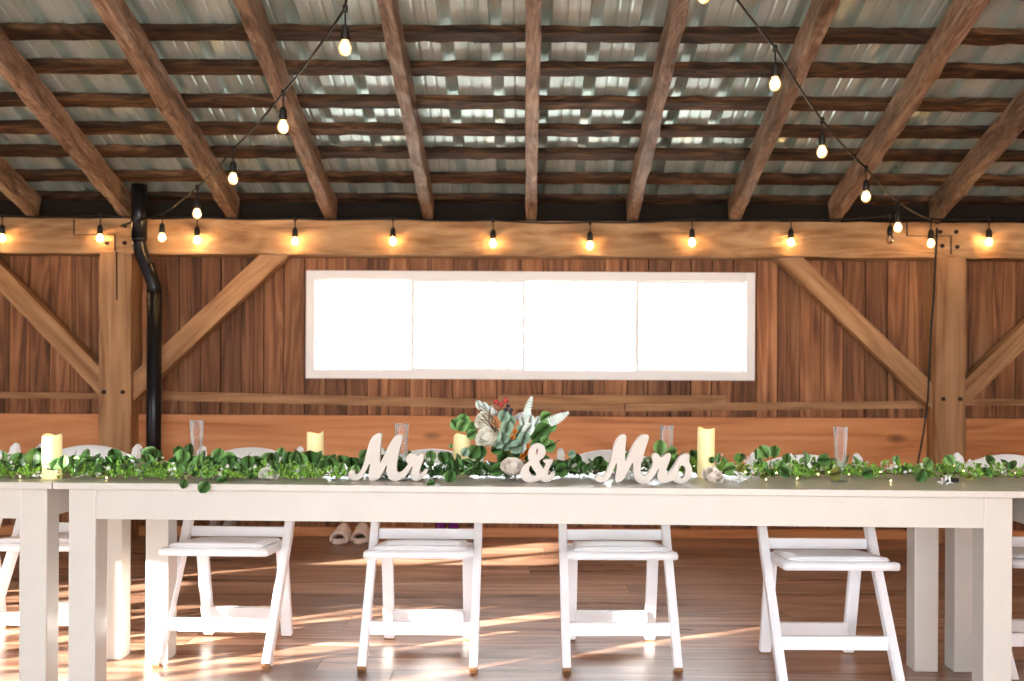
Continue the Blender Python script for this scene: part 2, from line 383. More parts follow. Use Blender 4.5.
TH = 0.322; YR = 6.6; ZR = P(525, 220, YP).z + 0.002
zr = lambda y, off=0: ZR + off + TH * (YR - y)
sa = Vector((0, -1, TH)).normalized(); nr = Vector((0, TH, 1)).normalized()   # up-slope direction and roof normal
PUR_OFF = 0.160; MET_OFF = PUR_OFF + 0.045
# metal roof sheet
bm = bmesh.new(); prof = []
x = XL - 0.1; RIB = 0.249
while x < XR + 0.1:
    prof += [(x, 0), (x + 0.055, 0), (x + 0.062, 0.004), (x + 0.070, 0.004), (x + 0.077, 0), (x + 0.115, 0), (x + 0.122, 0.004), (x + 0.130, 0.004), (x + 0.137, 0), (x + 0.180, 0), (x + 0.190, 0.034), (x + 0.236, 0.034)]
    x += RIB
rows = []
ys = [7.3, 6.9, 6.6, 6.3, 6.0, 5.7, 5.4, 5.1, 4.8, 4.5, 4.2, 3.9, 3.5, 3, 2.5, 2, 1, 0, YB]
for y in ys:
    c = Vector((0, y, zr(y, MET_OFF)))
    rows.append([bm.verts.new(c + Vector((px, 0, 0)) + nr * (h + 0.004 * noise.noise(Vector((px * 1.5, y * 2.1, 0))))) for px, h in prof])
for a, b in zip(rows, rows[1:]):
    for i in range(len(prof) - 1): bm.faces.new((a[i], a[i + 1], b[i + 1], b[i]))
ro = obj('ceiling', bm, M['metal'], kind='structure')
so_ = ro.modifiers.new('thick', 'SOLIDIFY'); so_.thickness = 0.002

# rafters
rpx = [30, 124, 230, 328, 427, 530, 632, 735, 836, 937]
rlab = ['weathered roof rafter at the far left, cut off by the left edge of the photo',
        'weathered roof rafter whose foot meets the beam at the black pipe',
        'weathered roof rafter just right of the black pipe, under the left bulb string',
        'weathered roof rafter with its foot above the left end of the window',
        'weathered roof rafter with its foot between the two left panes of the window',
        'weathered roof rafter running straight up above the middle of the window',
        'weathered roof rafter with its foot above the third window pane',
        'weathered roof rafter with its foot above the right end of the window',
        'weathered roof rafter leaning right, with its foot left of the right corner post',
        'weathered roof rafter at the far right, with its foot on the right post']
for i, (px, lb) in enumerate(zip(rpx, rlab)):
    X = (px - CX) / F * YP
    a = Vector((X, 6.62, zr(6.62) + 0.077)); b = Vector((X, 2.4, zr(2.4) + 0.077))
    timber('rafter', a, b, 0.07, 0.15, M['rafter'], (0, 0, 1), 46, 0.010, 0.004, i + 3, label=lb, cat='rafter', group='roof rafters')
# purlins
ppy = [-2, 43, 77, 110, 137, 160, 184, 205]
plab = ['rough bark-edged roof slat, the topmost one at the upper edge of the photo', 'rough bark-edged roof slat, seventh up from the wall beam', 'rough bark-edged roof slat, sixth up from the wall beam',
        'rough bark-edged roof slat, fifth up from the wall beam', 'rough bark-edged roof slat, fourth up from the wall beam', 'rough bark-edged roof slat, third up from the wall beam',
        'rough bark-edged roof slat, second up from the wall beam', 'rough bark-edged roof slat, lowest one just above the wall beam']
for i, (py, lb) in enumerate(zip(ppy, plab)):
    yf = (ZR + PUR_OFF - H + TH * YR) / (TH + (CY - py) / F)
    wd = 0.09; c = Vector((0, yf, zr(yf, PUR_OFF))) + sa * wd / 2 + nr * 0.02
    timber('purlin', (XL, c.y, c.z), (XR, c.y, c.z), wd, 0.042, M['purlin'], tuple(nr), 150, 0.006, 0.006, i * 3 + 1, 0.012, label=lb, cat='roof slat', group='roof slats')
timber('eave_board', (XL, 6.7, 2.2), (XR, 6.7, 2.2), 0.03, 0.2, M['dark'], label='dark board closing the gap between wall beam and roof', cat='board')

# top beam, with scarf seams and pegs
zb0, zb1 = P(525, 255.5, YP).z, P(525, 220.5, YP).z
beam = timber('wall_beam', (XL, YP + 0.11, (zb0 + zb1) / 2), (XR, YP + 0.11, (zb0 + zb1) / 2), 0.22, zb1 - zb0, M['beam'], n=90, jit=0.008, label='long hewn timber beam across the top of the wall, hung with bulbs', cat='beam')
def on_beam(bm, par, name, mat):
    o = obj(name, bm, mat); o.parent = par; o.matrix_parent_inverse = par.matrix_world.inverted(); return o
def peg(px, py, par, y=YP):
    bm = bmesh.new(); lathe(bm, [(0.001, -0.012), (0.013, -0.012), (0.014, 0.02), (0.001, 0.02)], P(px, py, y), 10, (0, 1, 0)); on_beam(bm, par, 'peg', M['peg'])
def seam(pts, par, name='joint_seam'):
    bm = bmesh.new()
    for (a, b) in zip(pts, pts[1:]):
        bar(bm, P(*a, YP - 0.004), P(*b, YP - 0.004), 0.0035, 0.012, (0, 1, 0))
    on_beam(bm, par, name, M['dark'])
bpy.context.view_layer.update()
for q in ((125, 226), (125, 243), (107, 243), (940, 232), (956, 232), (942, 246), (957, 247)): peg(*q, beam)
seam([(74, 219), (74, 235), (115, 235), (115, 251)], beam); seam([(907, 223), (907, 236), (951, 236), (951, 254)], beam)
# posts
for (x0, x1, lb, pg, sd) in ((98.6, 130.5, 'thick square timber post on the left, beside the black pipe', ((104, 392), (123, 392)), 1),
                         (936, 966, 'thick square timber post on the right, with a black cable hanging down it', ((943, 399), (960, 399)), 2)):
    a, b = P(x0, 360, YP).x, P(x1, 360, YP).x
    p = timber('wall_post', ((a + b) / 2, YP + 0.10, 0), ((a + b) / 2, YP + 0.10, zb0 + 0.002), 0.2, b - a, M['post'], (1, 0, 0), 20, 0.005, 0.005, sd, label=lb, cat='post', group='wall posts')
    bpy.context.view_layer.update()
    for q in pg: peg(*q, p)
seam([(116.5, 252), (117, 300)], bpy.data.objects['wall_post'], 'crack')
# braces
def brace(a, b, w, lb, sd):
    yb = YP + 0.10
    timber('knee_brace', P(*a, yb), P(*b, yb), 0.1, w, M['post'], Vector((0, 1, 0)).cross((P(*b, yb) - P(*a, yb)).normalized()), 16, 0.005, 0.005, sd, label=lb, cat='brace', group='knee braces')
brace((-60, 212), (114, 393), 0.125, 'slanting timber brace left of the left post', 11)
brace((116, 406), (284, 248), 0.132, 'slanting timber brace between the black pipe and the window', 12)
brace((779, 250), (950, 416), 0.125, 'slanting timber brace between the window and the right post', 13)
brace((942, 413), (1090, 270), 0.125, 'slanting timber brace right of the right post', 14)
# girts
def girt(x0, y0, x1, y1, h, lb, yy=YW - 0.02, mat='post', sd=1, t=0.035):
    a, b = P(x0, y0, yy), P(x1, y1, yy); timber('rail_board', a, b, t, h, M[mat], n=20, jit=0.003, bev=0.003, seed=sd, label=lb, cat='rail board', group='narrow rail boards')
girt(-80, 394, 100, 396, 0.042, 'narrow rail board on the wall left of the left post', sd=1)
girt(130, 395, 624, 407, 0.062, 'narrow rail board on the wall below the left part of the window', sd=2)
girt(498, 399, 726, 399.5, 0.055, 'short narrow rail board under the middle of the window, on top of two others', YW - 0.05, sd=3)
girt(625, 407.5, 930, 404.5, 0.052, 'narrow rail board running to the right post', sd=4)
girt(960, 402, 1100, 403, 0.042, 'narrow rail board on the wall right of the right post', sd=5)
# wide pine boards
def wide(x0, x1, lb, sd):
    xa, xb = P(x0, 440, YW).x, P(x1, 440, YW).x; zt = P(525, 416, YW).z
    timber('pine_board', (xa, YW - 0.03, zt - 0.19), (xb, YW - 0.03, zt - 0.19), 0.045, 0.38, M['orange'], n=16, jit=0.002, bev=0.003, seed=sd, label=lb, cat='board', group='wide orange pine boards')
wide(-200, 103, 'wide orange pine board on the wall left of the left post', 1); wide(141, 934, 'wide orange pine board on the wall behind the chairs, between the posts', 2)
wide(962, 1250, 'wide orange pine board on the wall right of the right post', 3)

# window
win = empty('window_1', ((W0.x + W1.x) / 2, YW - 0.02, W1.z), kind='structure')
def rel(bm, o): 
    for v in bm.verts: v.co -= o.location
fx0, fx1 = P(306, 320, YW - 0.03).x, P(755, 320, YW - 0.03).x; fz0, fz1 = P(530, 379.5, YW - 0.03).z, P(530, 271.5, YW - 0.03).z
def frame(bm, x0, x1, z0, z1, t, y0, y1, bev=0.003, tb=None):
    tb = tb or t
    box(bm, x0, x0 + t, y0, y1, z0, z1, bev=bev); box(bm, x1 - t, x1, y0, y1, z0, z1, bev=bev)
    box(bm, x0 + t, x1 - t, y0, y1, z0, z0 + tb, bev=bev); box(bm, x0 + t, x1 - t, y0, y1, z1 - tb, z1, bev=bev)
bm = bmesh.new(); frame(bm, fx0, fx1, fz0, fz1, 0.058, YW - 0.035, YW + 0.08)
for q in (413, 523.5, 637):
    xq = P(q, 320, YW).x; box(bm, xq - 0.009, xq + 0.009, YW - 0.006, YW + 0.05, fz0 + 0.055, fz1 - 0.055, bev=0.002)
rel(bm, win)
obj('window_frame', bm, M['vinyl'], win)
ix0, ix1, iz0, iz1 = fx0 + 0.05, fx1 - 0.05, fz0 + 0.05, fz1 - 0.05
cuts = [ix0, P(413, 320, YW).x, P(523.5, 320, YW).x, P(637, 320, YW).x, ix1]
for i in range(4):
    dy = 0.02 if i in (0, 3) else 0.0
    a, b = cuts[i] - (0.006 if i in (1, 2) else 0), cuts[i + 1] + (0.006 if i in (1, 2) else 0)
    bm = bmesh.new(); frame(bm, a, b, iz0, iz1, 0.017, YW + dy, YW + dy + 0.018, tb=0.016 if i in (0, 2) else 0.024); rel(bm, win)
    s_ = obj('window_sash', bm, M['vinyl'], win)
    bm = bmesh.new(); box(bm, a + 0.012, b - 0.012, YW + dy + 0.007, YW + dy + 0.011, iz0 + 0.012, iz1 - 0.012); rel(bm, win)
    obj('window_pane', bm, M['glass'], s_)

# black stove pipe
pp = empty('stove_pipe', (P(155, 400, YP - 0.1).x, YP - 0.1, 0), label='black metal pipe with an elbow running up the wall beside the left post', cat='pipe')
yp = YP - 0.1
def pipe(pts, r, name='pipe_section', seg=20):
    bm = bmesh.new(); tube(bm, pts, r, seg); rel(bm, pp); return obj(name, bm, M['pipe'], pp, True)
pipe([P(154.5, 292, yp) , P(154.5, 292, yp) * 0 + Vector((P(154.5, 292, yp).x, yp, 0.0))], 0.047)
pipe([P(154.5, 300, yp), P(154, 285, yp), P(150, 274, yp), P(142, 255, yp), P(139, 244, yp), P(139, 234, yp)], 0.044, 'elbow')
pipe([P(139, 240, yp), Vector((P(139, 240, yp).x, yp, zr(yp, PUR_OFF - 0.01)))], 0.05)
for q, r in (((154.5, 291), 0.05), ((147, 266), 0.047), ((139, 239), 0.052)):
    bm = bmesh.new(); c = P(*q, yp); ax = (0, 0, 1) if q[0] != 147 else tuple((P(150, 274, yp) - P(142, 255, yp)).normalized())
    lathe(bm, [(r - 0.004, -0.008), (r, -0.006), (r, 0.006), (r - 0.004, 0.008)], c, 20, ax); rel(bm, pp); obj('seam_ring', bm, M['pipe'], pp, True)

# ================================================================== TABLES
TZ = 0.76
def table(cx_front_left, y_left, length, yaw, label, depth=0.76, o=0.037):
    # origin: left front corner of the top
    t = empty('banquet_table', (cx_front_left, y_left, 0), yaw, label=label, cat='table', group='cream farmhouse tables')
    bm = bmesh.new(); box(bm, 0, length, 0, depth, TZ - 0.022, TZ, bev=0.003); obj('tabletop', bm, M['table'], t)
    lw = 0.09
    fy = 0.03
    bm = bmesh.new(); box(bm, o + lw - 0.005, length - o - lw + 0.005, fy + 0.004, fy + 0.026, TZ - 0.022 - 0.1, TZ - 0.0225, bev=0.001); obj('apron', bm, M['table'], t)
    bm = bmesh.new(); box(bm, o + lw - 0.005, length - o - lw + 0.005, depth - fy - 0.026, depth - fy - 0.004, TZ - 0.122, TZ - 0.0225); obj('apron', bm, M['table'], t)
    for xx in (o + 0.006, length - o - 0.028):
        bm = bmesh.new(); box(bm, xx, xx + 0.022, fy + lw - 0.005, depth - fy - lw + 0.005, TZ - 0.122, TZ - 0.0225); obj('end_apron', bm, M['table'], t)
    for xx in (o, length - o - lw):
        for yy in (fy, depth - fy - lw):
            bm = bmesh.new(); box(bm, xx, xx + lw, yy, yy + lw, 0, TZ - 0.0222, bev=0.006); obj('table_leg', bm, M['table'], t)
    return t
YAW = -math.asin(0.1 / 3.02)
mlx = P(52, 485, 3.22).x
MAINL = 3.10
main = table(mlx, 3.225, MAINL, YAW, 'long cream farmhouse table in the middle, carrying the letters and the bouquet')
tl = table(mlx - 0.004 - MAINL + 0.0, 3.225 + 0.0, MAINL, 0.0, 'cream farmhouse table at the left end, of which only its right end shows', o=0.029)
rx = mlx + MAINL * math.cos(YAW) + 0.006; ry = 3.225 + MAINL * math.sin(YAW)
tr = table(rx, ry, 2.4, 0.0, 'cream farmhouse table at the right edge, mostly outside the photo')
def tabley(px, py):
    "distance of the point on the table top seen at the pixel"
    dy = -(px - CX) * math.sin(ROLL) + (py - CY) * math.cos(ROLL)
    return (H - TZ) * F / dy
def T(px, py):
    y = tabley(px, py); p = P(px, py, y); p.z = TZ; return p

# ================================================================== CHAIRS
def make_chair():
    t = empty('folding_chair', (0, 0, 0))
    hw = 0.209
    def arc_panel(bm, hw, z0, z1a, y0, th, bow, crown, n=18):
        rings = []
        for i in range(n + 1):
            u = -1 + 2 * i / n; x = u * hw; zt = z1a + crown * (1 - u * u); yb = y0 + bow * (1 - u * u)
            slope = 0.53
            q = [(x, yb + (z0 - 0.7) * slope * 0.0, z0), (x, yb + th, z0), (x, yb + th + 0.045, zt), (x, yb + 0.045, zt)]
            rings.append([bm.verts.new(c) for c in q])
        for a, b in zip(rings, rings[1:]):
            for k in range(4): bm.faces.new((a[k], b[k], b[(k + 1) % 4], a[(k + 1) % 4]))
        bm.faces.new(rings[0]); bm.faces.new(rings[-1][::-1])
        bmesh.ops.recalc_face_normals(bm, faces=bm.faces)
    for s in (-1, 1):
        # long post: front foot up to the top of the back
        bm = bmesh.new(); x = s * hw
        bar(bm, (x, -0.225, 0.006), (x, 0.06, 0.44), 0.032, 0.045, (0, -1, 0.3), 1, bev=0.005)
        bar(bm, (x, 0.055, 0.432), (x, 0.255, 0.78), 0.032, 0.045, (0, -1, 0.3), 1, bev=0.005)
        ball(bm, (x, 0.255, 0.778), 0.0225, 2, (0.71, 1, 1.0))
        p = obj('side_post', bm, M['chair'], t)
        bm = bmesh.new(); bar(bm, (x, -0.229, 0.0), (x, -0.222, 0.010), 0.030, 0.042, (0, -1, 0.1)); obj('rubber_foot', bm, M['foot'], p)
        bm = bmesh.new(); x = s * 0.166
        bar(bm, (x, 0.13, 0.41), (x, 0.225, 0.006), 0.045, 0.03, (0, 1, 0.3), 1, bev=0.004)
        p = obj('rear_leg', bm, M['chair'], t)
        bm = bmesh.new(); bar(bm, (x, 0.2215, 0.010), (x, 0.229, 0.0), 0.043, 0.028, (0, 1, 0.1)); obj('rubber_foot', bm, M['foot'], p)
    # seat frame: thin board, slightly tapering to the rear, tilted back
    def slab(hwf, hwr, y0, y1, zf, zr_, th, bev, dome=0):
        bm = bmesh.new(); nx, ny = 8, 8; top = []; bot = []
        for j in range(ny + 1):
            v = j / ny; y = y0 + (y1 - y0) * v; hwid = hwf + (hwr - hwf) * v; z = zf + (zr_ - zf) * v
            top.append([]); bot.append([])
            for i in range(nx + 1):
                u = -1 + 2 * i / nx; rr = (1 - u ** 4) * (1 - (2 * v - 1) ** 4)
                top[-1].append(bm.verts.new((u * hwid, y, z + dome * rr))); bot[-1].append(bm.verts.new((u * hwid, y, z - th)))
        for j in range(ny):
            for i in range(nx):
                bm.faces.new((top[j][i], top[j][i + 1], top[j + 1][i + 1], top[j + 1][i])); bm.faces.new((bot[j][i], bot[j + 1][i], bot[j + 1][i + 1], bot[j][i + 1]))
        for i in range(nx):
            bm.faces.new((top[0][i], bot[0][i], bot[0][i + 1], top[0][i + 1])); bm.faces.new((top[ny][i + 1], bot[ny][i + 1], bot[ny][i], top[ny][i]))
        for j in range(ny):
            bm.faces.new((top[j + 1][0], bot[j + 1][0], bot[j][0], top[j][0])); bm.faces.new((top[j][nx], bot[j][nx], bot[j + 1][nx], top[j + 1][nx]))
        bmesh.ops.recalc_face_normals(bm, faces=bm.faces)
        if bev:
            es = [e for e in bm.edges if e.calc_face_angle(0) > 0.9]
            bmesh.ops.bevel(bm, geom=es, offset=bev, segments=3, affect='EDGES')
        return bm
    obj('seat', slab(0.208, 0.188, -0.225, 0.14, 0.448, 0.419, 0.028, 0.004), M['chair'], t, True)
    obj('seat_pad', slab(0.182, 0.166, -0.195, 0.115, 0.460, 0.434, 0.016, 0.006, 0.008), M['pad'], t, True)
    bm = bmesh.new(); box(bm, -0.194, 0.194, -0.150, -0.130, 0.115, 0.165, bev=0.003); obj('front_stretcher', bm, M['chair'], t)
    bm = bmesh.new(); box(bm, -0.149, 0.149, 0.168, 0.198, 0.078, 0.132, bev=0.004); obj('rear_stretcher', bm, M['chair'], t)
    bm = bmesh.new(); box(bm, -0.194, 0.194, 0.085, 0.103, 0.442, 0.482, bev=0.003); obj('lower_back_rail', bm, M['chair'], t)
    bm = bmesh.new(); arc_panel(bm, 0.195, 0.665, 0.745, 0.185, 0.018, 0.02, 0.048); obj('backrest', bm, M['chair'], t, True)
    return t
ch0 = make_chair()
chairs = [(-2.42, 4.10, 0.02, 'white folding chair cut off by the left edge of the photo'),
          (-1.885, 4.08, 0.0, 'white folding chair behind the gap between the left and middle tables'),
          (-1.17, 4.0, -0.03, 'white folding chair nearest the black pipe of the four under the middle table'),
          (-0.395, 3.965, 0.0, 'white folding chair behind the letters Mr, beside the cream slippers'),
          (0.366, 3.965, 0.02, 'white folding chair behind the middle table between the ampersand and the letters Mrs'),
          (1.135, 3.79, 0.0, 'white folding chair under the middle table, closest to its right legs'),
          (1.985, 3.85, 0.0, 'white folding chair behind the right table, at the right edge')]
for i, (x, y, a, lb) in enumerate(chairs):
    c = ch0 if i == 0 else copy_tree(ch0)
    c.location = (x, y, 0); c.rotation_euler = (0, 0, a); tag(c, lb, 'chair', 'white folding chairs')

# ================================================================== STRING LIGHTS
BULB_H = 0.125
def string_light(name, label, cable_pts, bulbs, off=(), lamps=True):
    r = empty(name, cable_pts[0], label=label, cat='string lights', group='warm bulb string lights')
    O = Vector(cable_pts[0])
    bm = bmesh.new(); tube(bm, [Vector(p) - O for p in cable_pts], 0.0055, 6); obj('cable', bm, M['cable'], r, True)
    for i, b in enumerate(bulbs):
        b = Vector(b) - O          # b = centre of glass
        bm = bmesh.new(); tube(bm, [b + Vector((0.002, 0, 0.045)), b + Vector((0, 0, 0.14))], 0.0035, 6)
        lathe(bm, [(0.001, 0.088), (0.009, 0.086), (0.017, 0.072), (0.0185, 0.035), (0.0165, 0.026), (0.001, 0.026)], b, 14)
        lathe(bm, [(0.001, 0.165), (0.011, 0.16), (0.010, 0.135), (0.001, 0.13)], b, 8)
        s = obj('socket', bm, M['black'], r, True)
        bm = bmesh.new(); lathe(bm, [(0.013, 0.030), (0.017, 0.018), (0.0255, 0.0), (0.0245, -0.014), (0.018, -0.026), (0.008, -0.033), (0.0005, -0.0345)], b, 16)
        g = obj('bulb_glass', bm, M['bulboff'] if i in off else M['bulb'], s, True)
        bm = bmesh.new()
        if i in off: tube(bm, [b + Vector((0.004 * math.cos(k), 0.004 * math.sin(k), 0.02 - 0.003 * k)) for k in range(14)], 0.0012, 5)
        else: ball(bm, b + Vector((0, 0, -0.003)), 0.0135, 2, (1, 1, 1.35))
        obj('filament', bm, M['wire'] if i in off else M['filament'], s)
        if i not in off:
            L = bpy.data.lights.new('bulb_light', 'POINT'); L.energy = 3.6; L.color = (1, 0.6, 0.26); L.shadow_soft_size = 0.02
            lo = bpy.data.objects.new('bulb_light', L); COL.objects.link(lo); lo.parent = r; lo.location = b
            lo.visible_camera = True
    return r
def sag(a, b, n, s):
    a, b = Vector(a), Vector(b); return [a.lerp(b, i / n) + Vector((0, 0, -s * 4 * (i / n) * (1 - i / n))) for i in range(n + 1)]
yb = YP - 0.045
row = [(2, 238), (100, 238), (197, 240), (295, 241), (393, 241), (493, 243), (590, 245), (692, 242), (791, 242), (890, 239), (989, 242)]
bp_ = [P(a, b, yb) for a, b in row]
att = [p + Vector((0, 0, 0.15)) for p in bp_]
pts = [att[0] + Vector((-0.7, 0, 0.02))]
for a, b in zip(att, att[1:]): pts += sag(a, b, 6, 0.012)[:-1]
pts += [att[-1], att[-1] + Vector((0.6, 0, 0))]
string_light('string_light', 'string of warm glowing bulbs hung straight along the wall beam', pts, bp_, off=(9,))
# left swag: comes down from the roof toward the left post
lb3 = [(345, 47, 3.85), (283, 126, 4.5), (233, 178, 5.15), (197, 213, 5.8), (162, 237, 6.35)]
bl = [P(*q) for q in lb3]; at_ = [p + Vector((0, 0, 0.15)) for p in bl]
pts = [P(120, 226, YP - 0.1), at_[4]]
for a, b in zip(at_[::-1], at_[::-1][1:]): pts += sag(a, b, 5, 0.012)[1:]
pts += sag(at_[0], at_[0] + Vector((0.28, -0.9, 0.62)), 6, 0.02)[1:]
string_light('string_light', 'string of five glowing bulbs dropping from the roof to the left post', pts, bl)
rb3 = [(704, -6, 3.65), (775, 83, 4.25), (822, 151, 4.85), (866, 196, 5.4), (898, 227, 5.95), (931, 243, 6.4)]
br = [P(*q) for q in rb3]; at_ = [p + Vector((0, 0, 0.15)) for p in br]
pts = [P(938, 224, YP - 0.05), at_[5]]
for a, b in zip(at_[::-1], at_[::-1][1:]): pts += sag(a, b, 5, 0.012)[1:]
pts += sag(at_[0], at_[0] + Vector((-0.35, -0.9, 0.62)), 6, 0.02)[1:]
string_light('string_light', 'string of glowing bulbs dropping from the roof to the right post', pts, br)
# cable down the right post
cp = [(937, 228), (936, 250), (934, 290), (931, 330), (929, 370), (928, 400), (924, 430), (918, 462), (912, 500), (905, 530)]
bm = bmesh.new(); tube(bm, [P(a, b, YP - 0.012) for a, b in cp], 0.0065, 6)
obj('power_cable', bm, M['cable'], None, True, label='thin black power cable hanging down the right post', cat='cable')

# ================================================================== LETTERS
def chaikin(p, n=2):
    for _ in range(n):
        q = []
        for i in range(len(p)):
            a, b = p[i], p[(i + 1) % len(p)]
            q += [(a[0] * .75 + b[0] * .25, a[1] * .75 + b[1] * .25), (a[0] * .25 + b[0] * .75, a[1] * .25 + b[1] * .75)]
        p = q
    return p
def letters(name, label, loops, sc, ox, oy, base, y, th=0.028):
    "outlines in zoomed pixels; turned into metres at distance y, thick slab standing on the table"
    cxp = sum(p[0] for p in loops[0]) / len(loops[0]); k = y / F / sc
    cu = bpy.data.curves.new(name, 'CURVE'); cu.dimensions = '2D'; cu.fill_mode = 'BOTH'; cu.extrude = th / 2 - 0.0015; cu.bevel_depth = 0.0015; cu.bevel_resolution = 1
    zmax = max(p[1] for p in chaikin(loops[0]))
    for lp in loops:
        q = chaikin(lp); s = cu.splines.new('POLY'); s.points.add(len(q) - 1); s.use_cyclic_u = True
        for i, p in enumerate(q): s.points[i].co = ((p[0] - cxp) * k, (zmax - p[1]) * k, 0, 1)
    tmp = bpy.data.objects.new('tmp', cu); COL.objects.link(tmp); bpy.context.view_layer.update()
    me = bpy.data.meshes.new_from_object(tmp.evaluated_get(bpy.context.evaluated_depsgraph_get())); me.name = name
    bpy.data.objects.remove(tmp); bpy.data.curves.remove(cu)
    me.transform(Matrix.Rotation(math.pi / 2, 4, 'X'))
    me.transform(Matrix.Translation((0, th / 2, 0.0015)))
    me.materials.clear(); me.materials.append(M['letter'])
    o = bpy.data.objects.new(name, me); COL.objects.link(o)
    p = P(ox + cxp / sc, base, y); o.location = (p.x, y, TZ)
    return tag(o, label, 'letters')
Mr = [(40,535),(60,500),(95,488),(112,505),(105,530),(125,550),(160,535),(195,490),(225,420),(250,310),(275,220),(305,120),(340,80),(385,50),(432,58),(420,150),(412,250),(408,400),(420,412),(440,380),(480,280),(530,180),(580,100),(620,72),(690,75),(655,200),(630,300),(612,400),(608,490),(625,520),(660,518),(700,490),(740,440),(760,410),(732,385),(730,335),(755,305),(790,286),(825,290),(850,320),(870,325),(895,300),(928,290),(940,310),(925,380),(900,440),(883,500),(890,528),(920,522),(960,478),(985,480),(970,530),(930,575),(880,610),(830,612),(798,590),(793,540),(803,480),(812,440),(795,438),(770,480),(740,530),(700,572),(640,608),(560,612),(522,582),(503,530),(500,470),(502,428),(490,420),(470,460),(440,530),(400,590),(350,614),(288,614),(286,540),(298,450),(302,405),(290,403),(270,440),(240,510),(200,575),(150,610),(90,610),(48,582)]
letters('mr_letters', 'cream script letters reading Mr standing on the table', [Mr], 11.95, 345, 430, 481, 3.31)
Mrs = [(42,490),(60,458),(90,453),(112,470),(130,478),(155,450),(180,390),(205,310),(225,210),(250,130),(290,72),(325,57),(352,72),(344,150),(336,230),(338,318),(352,322),(375,270),(400,210),(440,140),(485,80),(530,62),(572,70),(562,120),(537,190),(512,280),(491,360),(488,420),(505,458),(530,468),(560,452),(590,410),(610,370),(622,330),(603,290),(613,252),(640,242),(668,255),(682,283),(705,285),(735,255),(778,237),(786,258),(775,310),(750,370),(733,432),(745,447),(775,430),(810,390),(840,340),(860,290),(900,256),(964,248),(968,270),(960,320),(987,370),(994,420),(978,470),(942,517),(890,538),(840,527),(805,497),(780,512),(740,527),(690,530),(663,502),(660,450),(676,393),(665,385),(640,430),(610,480),(570,522),(520,542),(470,525),(442,490),(427,440),(424,370),(421,330),(405,338),(375,400),(340,470),(305,517),(252,528),(248,480),(260,420),(268,350),(255,335),(235,380),(200,462),(160,512),(110,528),(62,517)]
Sh = [(895,352),(922,360),(937,400),(931,450),(905,488),(878,486),(863,460),(858,410),(870,370)]
letters('mrs_letters', 'cream script letters reading Mrs standing on the table', [Mrs, Sh], 9.752, 590, 430, 484, 3.265)
Am = [(148,480),(163,420),(200,370),(262,330),(275,300),(256,250),(260,180),(288,118),(330,78),(385,62),(440,73),(482,110),(503,170),(492,225),(460,267),(402,302),(430,370),(470,432),(500,390),(512,340),(474,314),(470,292),(604,288),(610,310),(578,350),(557,400),(532,450),(527,490),(545,513),(572,508),(588,478),(620,478),(634,510),(602,562),(550,602),(480,607),(430,572),(380,592),(300,612),(220,603),(168,560)]
A1 = [(370,138),(388,120),(400,160),(386,212),(364,238),(356,190)]
A2 = [(290,355),(320,400),(350,450),(378,490),(372,522),(320,532),(280,490),(260,440),(268,395)]
letters('ampersand_sign', 'cream ampersand standing on the table between the Mr and Mrs letters', [Am, A1, A2], 14.18, 510, 440, 483, 3.29)

# ================================================================== CANDLES and FLUTES
def candle(px, y, ztop, d, label):
    x = (px - CX) / F * y; h = ztop - TZ; r = d / 2
    c = empty('pillar_candle', (x, y, TZ), label=label, cat='candle', group='ivory pillar candles')
    bm = bmesh.new(); seg = 28; rings = []
    for j, (rr, z) in enumerate([(0.001, 0.0), (r * 0.97, 0.0), (r, 0.004), (r, h * 0.5), (r, h * 0.9), (r * 0.995, h - 0.003), (r * 0.95, h), (r * 0.86, h - 0.001), (r * 0.80, h - 0.006), (r * 0.5, h - 0.018), (0.001, h - 0.02)]):
        rings.append([])
        for k in range(seg):
            a = 2 * math.pi * k / seg; wv = 0.004 * math.sin(a * 2 + px) + 0.002 * math.sin(a * 3 + 1) if 4 < j < 9 else 0
            rings[-1].append(bm.verts.new((rr * math.cos(a), rr * math.sin(a), z + wv)))
    for a, b in zip(rings, rings[1:]):
        for k in range(seg): bm.faces.new((a[k], a[(k + 1) % seg], b[(k + 1) % seg], b[k]))
    obj('wax_body', bm, M['wax'], c, True)
    bm = bmesh.new(); lathe(bm, [(0.0005, -0.02), (0.004, -0.016), (0.005, -0.006), (0.003, 0.004), (0.0004, 0.010)], (0, 0, h - 0.012), 10); obj('flame', bm, M['flame'], c, True)
candle(52.5, 3.33, P(52, 435, 3.33).z, 0.062, 'ivory pillar candle at the left end, where the tables meet')
candle(315.5, 3.60, P(315, 432.5, 3.60).z, 0.060, 'ivory pillar candle in the garland left of the Mr letters')
candle(462.5, 3.58, P(462, 435, 3.58).z, 0.062, 'short ivory pillar candle at the left of the bouquet')
candle(706.5, 3.47, P(706, 428.5, 3.47).z, 0.060, 'ivory pillar candle right of the Mrs letters')
